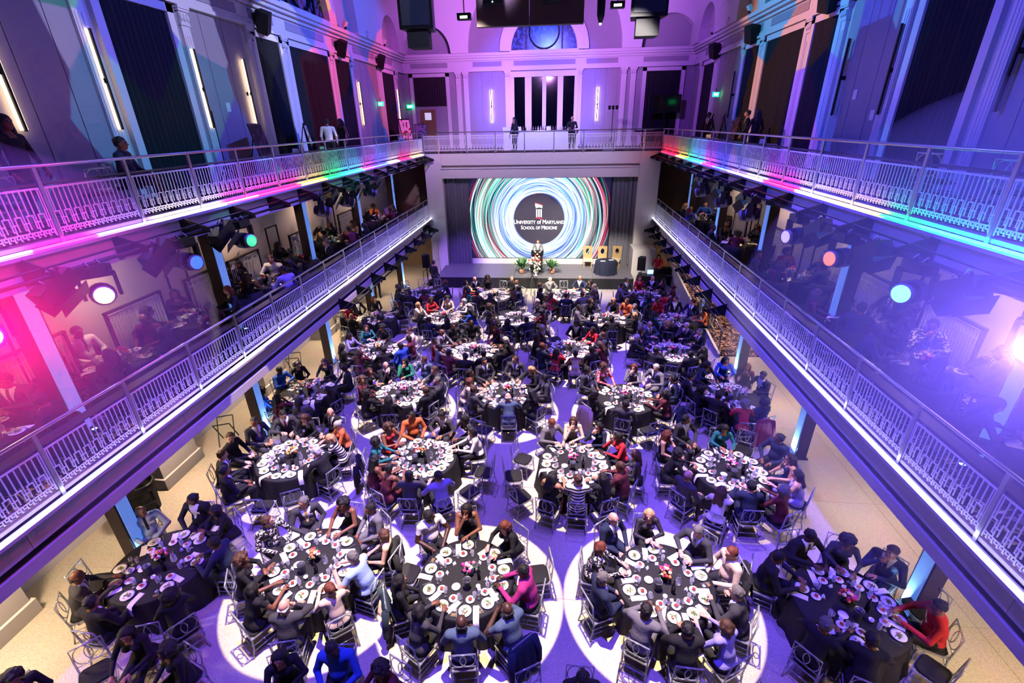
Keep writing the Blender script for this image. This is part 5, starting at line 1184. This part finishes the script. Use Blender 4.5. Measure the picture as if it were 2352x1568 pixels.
# coats over chair backs
def coat_mesh(seed, w0=.25, L_=.85):
    R_ = random.Random(seed); m = MB(); nx = 14; prof = [(-.17, .55, 0), (-.205, .80, 0), (-.22, .955, 0), (-.29, .965, 0), (-.335, .85, .02), (-.36, .55, .05), (-.38, .95-L_, .09)]; vs = []
    for off in (0, -.018):
        for (y, z, sp_) in prof:
            for i in range(nx+1):
                u = 2*i/nx-1; vs.append((u*(w0+sp_), y-off*(1 if y < -.25 else -1)+(.022*math.sin(i*1.7+seed)*(1 if z < .8 else .2)), z+off*(1 if abs(y+.255) < .05 else 0)-.05*abs(u)**3*(1 if z > .9 else 0)))
    n = len(prof); k = nx+1; fs = []
    for g, fl in ((0, 0), (n*k, 1)):
        for r in range(n-1):
            for i in range(nx): q = (g+r*k+i, g+r*k+i+1, g+(r+1)*k+i+1, g+(r+1)*k+i); fs.append(q[::-1] if fl else q)
    m.add(vs, fs, True); return m
def coat(table, ang, r, m, label, fur=False):
    x, y = TABLES[table]; a = math.radians(ang); t = thing('draped_coat', label, 'coat', (x+(r+.06)*math.cos(a), y+(r+.06)*math.sin(a), 0), a+PI/2)
    part('body', coat_mesh(int(ang)), m, t)
    for s in (-1, 1): part('sleeve', MB().tube([(s*.24, -.31, .90), (s*.30, -.35, .6), (s*.29, -.37, .32)], 0, 8, rs=[.07, .06, .055]), m, t)
    if fur: part('fur_collar', MB().tube([(-.2, -.32, .72), (0, -.40, .66), (.2, -.32, .72)], .05, 8), mat('fur_trim', '#b59a7c', .95, var=.3, vscale=50), t)
DT = mat('coat_teal', '#1f2f38', .9, var=.15); CK = mat('coat_black', '#121016', .9, var=.15); CN = mat('coat_navy', '#1c2a40', .9, var=.15); CB_ = mat('coat_cream', '#d8b8a0', .9, var=.08)
coat('A2', 208, 1.23, DT, 'dark teal parka with fur trim over a chair, third front-row table', True)
coat('A2', 312, 1.45, CN, 'navy jacket draped over a chair, near-right of third front-row table')
coat('A1', 14, 1.3, CK, 'black coat draped over a chair, right side of second front-row table')
coat('B2', 195, 1.3, CK, 'black coat over a chair, left side of second second-row table')
coat('C3', 216, 1.3, CB_, 'cream coat draped over a chair, left of fourth third-row table')
coat('A4', 165, 1.35, CK, 'black coat draped over a chair, left of rightmost front-row table')
coat('C3', 330, 1.35, CN, 'navy coat draped over a chair, right of fourth third-row table')
coat('C4', 285, 1.3, mat('coat_red', '#7a1730', .9), 'dark red coat over a chair, near side of rightmost third-row table')
# ================================================================== MEZZANINE, AISLES, GALLERY
MZ = Z1
def mezz_table(nm, x, y, codes, ph, rad=.62):
    n = len(codes); seats = ' '.join('%d,%d,%s' % ((ph+360*i/n) % 360, 98, c) for i, c in enumerate(codes))
    banquet('M', seats, x, y, MZ, 0, nm, rad)
LM = [('left mezzanine table nearest camera', -9.25, 5.5, ['Ck3SK', 'Lk3SU', 'Sk3JK', 'Sk3JD'], 200), ('second left mezzanine table', -9.3, 8.25, ['Bk3SU', 'Sk3JW', 'Sk3JK', 'Lk3SK', 'Lk3SK'], 95),
      ('third left mezzanine table', -9.25, 10.6, ['Hr1SK', 'Lk3SK', 'Ck3SK', 'Lk2SU'], 60), ('fourth left mezzanine table', -9.2, 13.6, ['Sb1SW', 'Lk3SK', 'Ck3SK', 'Lb3DK', 'Sk3SP', 'Lk3SK'], 100),
      ('fifth left mezzanine table', -9.3, 16.2, ['Sg1JK', 'Lk3SK', 'Sk3SK'], 40), ('sixth left mezzanine table', -9.3, 19.8, ['Lb2DY', 'Lk3SK', 'Lk2DY', 'Ck3SF', 'Sk3SU', 'Lk3SK'], 80), ('farthest left mezzanine table', -9.4, 24.6, ['Ck3SO', 'Ck3SK', 'Lk3SK', 'Sk3SU', 'Lk2SK'], 120)]
RM = [('farthest right mezzanine table', 7.2, 24.6, ['Sb1SB', 'Ly1SK', 'Lr1SB', 'Sg1JK', 'Lk2SN'], 70), ('fifth right mezzanine table', 7.2, 19.4, ['Lk3SK', 'Uk3SK', 'Sk3JK', 'Ck3SU', 'Lk3SK'], 30), ('fourth right mezzanine table', 7.3, 14.9, ['Ck3SU', 'Sk3SN', 'Lk3SU', 'Sk3JK', 'Lk3SK'], 80),
      ('third right mezzanine table', 7.4, 11.4, ['Sk3JK', 'Ck3DU', 'Lb2SU', 'Sk3JN', 'Ck3SK'], 20), ('right mezzanine table second from camera', 7.3, 8.9, ['Sk3SF', 'Sk4SN', 'Lk3SK', 'Sk3JN'], 60), ('right mezzanine table nearest camera', 7.3, 6.2, ['Sk3JN', 'Lk3SK', 'Sk3JK'], 30)]
for a in LM+RM: mezz_table(*a)
# round-backed lounge chairs at the mezzanine tables
TUB = MB(); vs = []
for i in range(15):
    a = PI*1.15*i/14-.075*PI+PI
    for r, z in ((.34, .40), (.36, .86), (.31, .86), (.28, .40)): vs.append((r*math.cos(a), r*math.sin(a), z))
TUB.add(vs, [(4*i+k, 4*i+(k+1) % 4, 4*i+4+(k+1) % 4, 4*i+4+k) for i in range(14) for k in range(4)], True); TUB = TUB.mesh('backrest', M_CUSH)
TSE = MB().lathe([(.28, .36), (.30, .40), (.29, .47), (.2, .49)], 18).mesh('seat', M_CUSH)
k = 0
for nm, x, y, codes, ph in LM+RM:
    for i in range(len(codes)):
        a = math.radians(ph+360*i/len(codes)); k += 1
        t = thing('tub_chair', 'dark round-backed chair, %s at %s' % (clock((ph+360*i/len(codes)) % 360), nm), 'chair', (x+1.05*math.cos(a), y+1.05*math.sin(a), MZ), a+PI/2, 'dark mezzanine chairs')
        ob('seat', TSE, t); ob('backrest', TUB, t)
        for sx in (-1, 1):
            for sy__ in (-1, 1): ob('leg', TLEG, t, (sx*.2, sy__*.2, 0), (0, 0, 0), (.8, .8, .5))
# lattice screens standing along the mezzanine walls
LAT = fret(1.545, 1.35, .05, .02, True)
for sname, wx, h in (('left', WL, 1), ('right', WR, -1)):
    for i, y in enumerate((5.4, 7.3, 9.9, 12.4, 14.3, 18.0, 22.4)):
        t = thing('lattice_screen', '%s pale fret-cut screen along the %s mezzanine wall' % (['first', 'second', 'third', 'fourth', 'fifth', 'sixth', 'seventh'][i], sname), 'screen', (wx+h*.35, y, MZ), 0)
        q = ob('lattice', LAT, t, (0, -.77, 0)); 
        for yy in (-.80, .80): ob('post', MB().box((-.03, -.03, 0), (.03, .03, 1.5)).mesh('post', M_DARKST), t, (0, yy, 0))
        ob('top_rail', MB().box((-.04, -.83, 1.45), (.04, .83, 1.5)).mesh('top_rail', M_DARKST), t)
    for i, y in enumerate((6.3, 11.0, 15.8, 20.6)):
        t = thing('menu_easel_frame', '%s dark metal frame against the %s mezzanine wall' % (['nearest', 'second', 'third', 'farthest'][i], sname), 'frame', (wx+h*.2, y+.6, MZ), 0)
        for yy in (-.35, .35): ob('upright', MB().box((-.02, -.02, 0), (.02, .02, 2.0)).mesh('upright', M_BLACK), t, (0, yy, 0))
        ob('crossbar', MB().box((-.02, -.35, 1.96), (.02, .35, 2.0)).mesh('crossbar', M_BLACK), t); ob('foot', MB().box((-.2, -.4, 0), (.2, .4, .03)).mesh('foot', M_BLACK), t)
# warm downlights over aisles and mezzanine
LF = MB().lathe([(.11, 0), (.11, .03)], 14).mesh('trim_ring', M_TRIM); LD = MB().lathe([(.085, -.004), (.085, .002)], 14).mesh('diffuser', mat('warm_diffuser', (1, .9, .8), .5, emit='#ffd9a8', es=5))
for sname, x, xr in (('left', -9.7, XL), ('right', 7.75, XR)):
    for i, y in enumerate((2.2, 4.6, 9.2, 14.1, 19.0, 23.8, 27.5)):
        o_ = ['first', 'second', 'third', 'fourth', 'fifth', 'sixth', 'seventh'][i]
        t = thing('ceiling_downlight', '%s small round downlight over the %s ground aisle' % (o_, sname), 'light', (x, y, 2.765), 0, 'aisle downlights'); ob('trim_ring', LF, t); ob('diffuser', LD, t)
        pw = (95 if sname == 'left' else 75) if y < 22 else 45
        area('aisle_downlight_lamp', (x, y, 2.74), (x, y, 0), pw, (1, .74, .52), .3, .3, 160)
        if i in (1, 2, 3, 4, 5):
            t = thing('ceiling_downlight', '%s small round downlight over the %s mezzanine' % (o_, sname), 'light', (x, y, 6.715), 0, 'mezzanine downlights'); ob('trim_ring', LF, t); ob('diffuser', LD, t)
            area('mezzanine_downlight_lamp', (x, y, 6.69), (x, y, 3.6), 34, (1, .68, .45), .3, .3, 150)
# left aisle: folding tray stands and a bin
def tray_stand(label, loc, rz):
    t = thing('tray_stand', label, 'tray stand', loc, rz)
    for s in (-.22, .22):
        part('leg', MB().bar((s, -.25, 0), (s, .25, .78), .025), M_BLACK, t); part('leg', MB().bar((s, .25, 0), (s, -.25, .78), .025), M_BLACK, t)
    for y in (-.25, .25): part('strap_bar', MB().bar((-.22, y, .78), (.22, y, .78), .025), M_BLACK, t)
tray_stand('black folding tray stand in the left aisle beside second-row table', (-10.0, 11.2, 0), .4); tray_stand('black folding tray stand in the left aisle beside third-row table', (-10.1, 15.6, 0), .3); tray_stand('black folding tray stand in the left aisle beside fifth-row table', (-10.1, 19.9, 0), .2); tray_stand('black folding tray stand beside the bin in the left aisle', (-9.75, 7.85, 0), .9)
t = thing('waste_bin', 'tall round black bin against the left aisle pier', 'bin', (-10.3, 8.35, 0))
part('body', MB().lathe([(.27, 0), (.31, .8), (.33, .82), (.33, .86), (.30, .86)], 20, cap1=False), M_BLACKM, t); part('liner', MB().lathe([(.29, .80), (.345, .87), (.345, .80)], 20, cap0=False, cap1=False), M_BLACK, t)
# carpeted ramp on the right
t = ob('floor_ramp', None); t['kind'] = 'structure'
ob('deck', MB().prism([(18.0, 0), (27.5, 0), (27.5, 1.25), (18.0, .06)], 6.75, GRR, 'x').mesh('deck', mat_carpet('ramp_carpet', '#33242c', '#c79a86', 3.2)), t)
for i in range(6):
    y = 18.2+i*1.6; z = .06+(y-18)*.125; ob('post', MB().box((6.74, y-.02, z), (6.78, y+.02, z+1.0)).mesh('post', M_STEEL), t)
ob('handrail', MB().tube([(6.76, 18.1, 1.05), (6.76, 26.5, 2.1)], .025, 8).mesh('handrail', M_STEEL), t); ob('midrail', MB().tube([(6.76, 18.1, .6), (6.76, 26.5, 1.65)], .016, 6).mesh('midrail', M_STEEL), t)
ob('kerb', MB().prism([(17.9, 0), (27.5, 0), (27.5, 1.37), (17.9, .16)], 6.65, 6.75, 'x').mesh('kerb', M_TRIM), t)
# people standing about
person('Sb1JGw', 'speaking behind the lectern on stage', (-1.08, 28.15, ST), PI, 'stand_fwd'); person('Lk2SR', 'standing at the operator desk by the stage', (5.9, 27.3, 0), PI-.4, 'stand_fwd')
person('Sk2SK', 'standing by the left stage steps', (-6.9, 25.6, 0), -.5, 'stand'); person('Sk3JK', 'standing in the left aisle near the stage', (-9.9, 24.4, 0), .2, 'stand')
person('Lk2SK', 'tending bar on the left, gallery', (-2.65, 31.2, Z2), PI*.75, 'stand'); person('Br2SK', 'tending bar on the right, gallery', (.80, 31.3, Z2), PI, 'stand_fwd')
person('Lk3SK', 'standing by the left gallery rail nearest camera', (-9.0, 7.7, Z2), -PI/2, 'stand'); person('Sk3SN', 'sitting behind the left gallery rail', (-9.0, 9.75, Z2+.02), -PI/2+.4, 'lap')
person('Sk3SW', 'talking in a pair on the left gallery', (-9.3, 20.2, Z2), .3, 'stand'); person('Lk3DK', 'talking in a pair on the left gallery', (-9.15, 21.2, Z2), PI-.4, 'stand')
person('Sk3JK', 'standing beside easels on the right gallery', (7.5, 27.0, Z2), 2.2, 'stand'); person('Sk2JK', 'farther of two talking on the right gallery', (7.5, 21.6, Z2), 1.2, 'stand'); person('Lk3SK', 'nearer of two talking on the right gallery', (7.4, 20.3, Z2), .2, 'stand')
chair('acrylic chair under the seated guest on the left gallery', (-9.0, 9.7, Z2), -PI/2+.4, True, None)
for i, (x, y) in enumerate(((-8.7, 8.6), (-8.75, 6.9), (6.75, 9.6), (6.8, 8.0), (6.85, 6.6))):
    chair(['empty acrylic chair by the left gallery rail, second from camera', 'empty acrylic chair by the left gallery rail, nearest camera', 'empty acrylic chair by the right gallery rail, farthest of three', 'empty acrylic chair by the right gallery rail, middle of three', 'empty acrylic chair by the right gallery rail, nearest of three'][i], (x, y, Z2), 1.2 if x < 0 else -1.2, True, None)
# gallery: floral-clothed high tables, easels, posters
M_FLOR = mat_print('floral_cloth', '#d9c9bd', '#b0708a', 9)
for i, (x, y) in enumerate(((-8.9, 16.6), (-8.6, 18.0), (7.0, 18.3), (6.9, 24.5), (-9.2, 29.5))):
    w_ = ['nearer on the left gallery', 'farther on the left gallery', 'nearer on the right gallery', 'farther on the right gallery', 'near the easels at the left back'][i]
    t = thing('pedestal_table', 'small table under a floral cloth, '+w_, 'table', (x, y, Z2)); part('top', MB().lathe([(.44, .72), (.44, .735)], 20), M_WOODD, t); part('stem', MB().lathe([(.22, 0), (.04, .04), (.04, .72)], 10), M_BLACK, t)
    one('tablecloth', cloth_mb(.46, .745, 9, .04, .06, 54, .01, i), M_FLOR, 'pale floral tablecloth, table '+w_, 'tablecloth', (x, y, Z2))
    one('sign_card', MB().prism([(-.05, 0), (.05, 0), (0, .16)], -.1, .1, 'x'), M_LINEN, 'white folded sign on floral table, '+w_, 'sign', (x, y, Z2+.746))
def easel(label, loc, rz, w_, h_, m, z=.75, lean=-.18):
    t = thing('display_easel', 'black easel holding '+label, 'easel', loc, rz)
    for sx in (-1, 1): part('leg', MB().bar((sx*.12, .02, 1.7), (sx*.36, -.12, 0), .03), M_BLACK, t)
    part('leg', MB().bar((0, .04, 1.65), (0, .5, 0), .03), M_BLACK, t); part('shelf', MB().box((-.4, -.13, z-.04), (.4, -.06, z)), M_BLACK, t)
    b = MB(); b.obox((0, 0, 0), (w_, .03, h_), Euler((lean, 0, 0)).to_matrix()); b.cur = 1; b.obox((0, -.018, 0), (w_*.9, .004, h_*.9), Euler((lean, 0, 0)).to_matrix())
    o = one('display_board', b, [M_BLACK if m is not M_LINEN else M_LINEN, m], label, 'picture', loc, rz); o.location = Vector(loc)+Matrix.Rotation(rz, 3, 'Z') @ Vector((0, -.09+h_*.09-.05, z+h_/2)); return o
M_ART = mat_print('dark_artwork', '#1a0d16', '#5f2f4f', 4); M_PHOTO = mat_print('portrait_print', '#d8d4dc', '#3b3340', 5); M_POST = mat_print('white_red_poster', '#e4dde6', '#a02038', 3)
easel('dark framed painting on the left gallery', (-9.6, 15.7, Z2), PI/2+.25, 1.25, .95, M_ART); easel('small white portrait print on the left gallery', (-9.8, 19.3, Z2), PI/2+.3, .55, .75, M_PHOTO, .9)
easel('white and red poster board at the left back corner', (-9.3, 30.9, Z2), PI/2-.5, .9, 1.3, M_POST, .6); easel('purple poster board beside the exit door', (-8.9, 33.0, Z2), .2, .8, .8, mat_print('purple_poster', '#7f6a9a', '#4a3a6a', 3), .8)
easel('left white and red poster on the right gallery', (7.9, 27.9, Z2), -PI/2-.3, .8, 1.2, M_POST, .6); easel('right pink poster on the right gallery', (7.9, 26.0, Z2), -PI/2-.3, .8, 1.2, mat_print('pink_poster', '#d0a0b8', '#7a2a5a', 3), .6); easel('dark framed picture on the right gallery', (8.0, 24.2, Z2), -PI/2, .7, .9, M_ART, .7)
t = thing('light_stand', 'slim black light stand by the left gallery curtain', 'stand', (-9.2, 13.2, Z2)); part('pole', MB().tube([(0, 0, .3), (0, 0, 2.0)], .015, 6), M_BLACK, t)
for a in (.3, 2.4, 4.5): part('leg', MB().bar((0, 0, .7), (.4*math.cos(a), .4*math.sin(a), 0), .02), M_BLACK, t)
# the bar
t = thing('bar_counter', 'long white bar counter before the tall gallery window', 'bar', (CX-.1, 31.9, Z2))
part('front', MB().box((-2.3, -.3, 0), (2.3, -.24, 1.05)), M_TRIM, t); part('worktop', MB().box((-2.4, -.36, 1.05), (2.4, .34, 1.1)), M_TRIM, t); part('carcass', MB().box((-2.28, -.24, 0), (2.28, .3, 1.05)), M_BLACKM, t)
t = thing('back_bar', 'dark back bar shelf under the gallery window', 'shelf', (CX-.1, 34.7, Z2)); part('cabinet', MB().box((-2.2, -.25, 0), (2.2, .3, .95)), M_BLACKM, t); part('top', MB().box((-2.25, -.28, .95), (2.25, .32, 1.0)), M_TRIM, t)
BT = [MB().lathe([(.04, 0), (.042, .01), (.042, .2), (.016, .27), (.016, .33)], 10).mesh('liquor_bottle', mat('spirit_%d' % i, c, .15)) for i, c in enumerate(('#c9d4e8', '#7a4a1c', '#1c3a24', '#e0e6f4'))]
R_ = random.Random(3)
for i in range(26):
    x = -2.1+i*.165; add('liquor_bottle', BT[i % 4], ['clear', 'amber', 'dark green', 'pale'][i % 4]+' liquor bottle on the back bar, number %s from left' % ['one', 'two', 'three', 'four', 'five', 'six', 'seven', 'eight', 'nine', 'ten', 'eleven', 'twelve', 'thirteen', 'fourteen', 'fifteen', 'sixteen', 'seventeen', 'eighteen', 'nineteen', 'twenty', 'twenty-one', 'twenty-two', 'twenty-three', 'twenty-four', 'twenty-five', 'twenty-six'][i], 'bottle', (CX-.1+x, 34.6+R_.uniform(-.08, .08), Z2+1.0), 0, 'bottles on the back bar')
for i, x in enumerate((-1.35, .45)): one('bar_sign', MB().box((-.12, -.01, 0), (.12, .01, .22)), M_LINEN, ['left white sign card standing on the bar', 'right white sign card standing on the bar'][i], 'sign', (CX-.1+x, 31.8, Z2+1.1))
one('crate', MB().box((-.25, -.2, 0), (.25, .2, .22)), M_TRIM, 'white box on the left end of the bar', 'box', (CX-2.2, 31.9, Z2+1.1))
# television on a stand, musician's corner
t = thing('television', 'large dark television on a stand at the right back gallery', 'television', (6.75, 34.6, Z2)); part('panel', MB().box((-1.0, -.04, 1.95), (1.0, .04, 3.0)), M_BLACK, t); part('screen_glass', MB().box((-.96, -.045, 2.0), (.96, -.04, 2.96)), mat('tv_glass', '#07070c', .1), t)
part('pole', MB().box((-.06, -.03, .05), (.06, .03, 2.2)), M_BLACK, t); part('foot', MB().box((-.5, -.3, 0), (.5, .3, .05)), M_BLACK, t)
t = thing('lamp_tree', 'black stand with a cluster of small stage lamps by the bar', 'light stand', (3.3, 32.6, Z2)); part('pole', MB().tube([(0, 0, .2), (0, 0, 2.3)], .02, 6), M_BLACK, t)
for i in range(3): part('lamp_head', MB().lathe([(.07, -.12), (.09, .1)], 10, (-.22+i*.22, 0, 2.3)), M_BLACK, t)
for a in (.3, 2.4, 4.5): part('leg', MB().bar((0, 0, .6), (.4*math.cos(a), .4*math.sin(a), 0), .02), M_BLACK, t)
t = thing('stage_monitor', 'wedge floor monitor on the gallery behind the railing', 'loudspeaker', (2.9, 30.0, Z2)); part('cabinet', MB().prism([(-.3, 0), (.3, 0), (.3, .18), (-.1, .42)], -.35, .35, 'x'), mat('monitor_grey', '#8f8a9c', .6), t); part('grille', MB().obox((0, .08, .31), (.62, .4, .02), Euler((-.52, 0, 0)).to_matrix()), M_BLACK, t)
t = thing('music_keyboard', 'stage keyboard on a crossed stand at the right back gallery', 'keyboard', (5.3, 32.5, Z2)); part('case', MB().box((-.6, -.16, .9), (.6, .16, 1.0)), M_BLACK, t); part('keys', MB().box((-.55, -.14, 1.0), (.55, .02, 1.012)), M_CHINA, t)
for s in (-1, 1): part('leg', MB().bar((s*.4, 0, 0), (-s*.4, 0, .9), .03), M_BLACK, t)
# exit signs
M_EXG = mat('exit_green', (.02, .3, .15), .4, emit='#19ff9a', es=2.6); M_EXL = mat('exit_letters', (.8, 1, .9), .4, emit='#e9fff4', es=3)
exm = text_mesh('EXIT', .17, None, M_EXL, .03)
for i, (loc, rz, w_) in enumerate((((-10.1, 35.2, 9.95), .0, 'on the gallery back wall near the plum curtain'), ((-10.2, 29.6, 9.95), -.6, 'on the left gallery wall near the back'), ((8.3, 29.2, 10.0), .6, 'above the posters on the right gallery'))):
    t = thing('exit_sign', 'green glowing exit sign '+w_, 'exit sign', loc, rz); part('box', MB().box((-.24, -.02, -.11), (.24, .02, .11)), M_EXG, t); ob('lettering', exm, t, (0, -.024, -.06), (PI/2, 0, 0)); part('bracket', MB().bar((0, 0, .11), (0, 0, .3), .02), M_BLACK, t)
# sconces
SB = MB().box((-.025, -.16, -1.02), (.025, -.12, 1.02)).mesh('bar', M_BLACK); SJ = MB().box((-.05, -.13, -.05), (.05, 0, .05)).mesh('bracket', M_BLACK); SE = MB().box((-.07, -.115, -1.0), (.07, -.085, 1.0)).mesh('light_tube', mat('sconce_glow', (1, .9, .7), .5, emit='#ffdca8', es=5))  # lit tube widened to stand for the bright band on the wall
SOFF = MB().box((-.04, -.115, -1.0), (.04, -.085, 1.0)).mesh('light_tube', mat('sconce_off', '#888088', .5))
def sconce(label, loc, rz, lit=True):
    t = thing('wall_sconce', label, 'wall light', loc, rz, 'vertical wall sconces'); ob('bar', SB, t); ob('bracket', SJ, t); ob('light_tube', SE if lit else SOFF, t)
for i, y in enumerate((9.2, 11.0, 14.75, 17.1, 27.1, 33.6)):
    o_ = ['nearest', 'second', 'third', 'fourth', 'fifth', 'farthest'][i]
    sconce('%s tall glowing wall sconce on the left gallery wall' % o_, (WL+.03, y+(.45 if i == 1 else 0), 9.88), -PI/2-PI); 
    if i in (1, 2, 3, 4): sconce('%s tall unlit wall sconce on the right gallery wall' % o_, (WR-.03, y, 9.88), PI/2+PI, False)
sconce('glowing wall sconce left of the bar window', (-4.54, YB-.03, 9.84), 0); sconce('glowing wall sconce right of the bar window', (2.52, YB-.03, 9.84), 0)
# small wall loudspeakers and cove floodlights on the cornice
for sname, wx, h in (('left', WL, 1), ('right', WR, -1)):
    for i, y in enumerate((18.5, 25.0, 30.4)):
        t = thing('wall_loudspeaker', '%s small black loudspeaker under the %s cornice' % (['nearest', 'middle', 'farthest'][i], sname), 'loudspeaker', (wx+h*.35, y, 12.15), 0, rot=(.3, h*.35, .2)); part('cabinet', MB().prism([(-.2, -.25), (.22, -.25), (.16, .25), (-.2, .25)], -.35, .3, 'z'), M_BLACKM, t); part('yoke', MB().bar((-h*.3, 0, 0), (0, 0, 0), .05), M_BLACK, t)
    for i, y in enumerate((25.5, 28.2, 31.0)):
        t = thing('cove_floodlight', '%s small white floodlight on the %s cornice' % (['nearest', 'middle', 'farthest'][i], sname), 'floodlight', (wx+h*.45, y, 12.96), 0); part('body', MB().obox((0, 0, .2), (.12, .3, .26), Euler((0, h*.5, 0)).to_matrix()), M_TRIM, t); part('stand', MB().box((-.05, -.05, 0), (.05, .05, .1)), M_BLACK, t)
# white notice cards on the gallery walls
for i, (x, y, z) in enumerate(((WL+.035, 15.9, 9.45), (WR-.045, 16.3, 9.4), (WR-.045, 15.2, 8.85))):
    one('notice_card', MB().box((-.005, -.1, -.13), (.005, .1, .13)), M_LINEN, ['white notice card between sconces on the left gallery wall', 'upper white notice card on the right gallery wall', 'lower white notice card on the right gallery wall'][i], 'sign', (x, y, z))
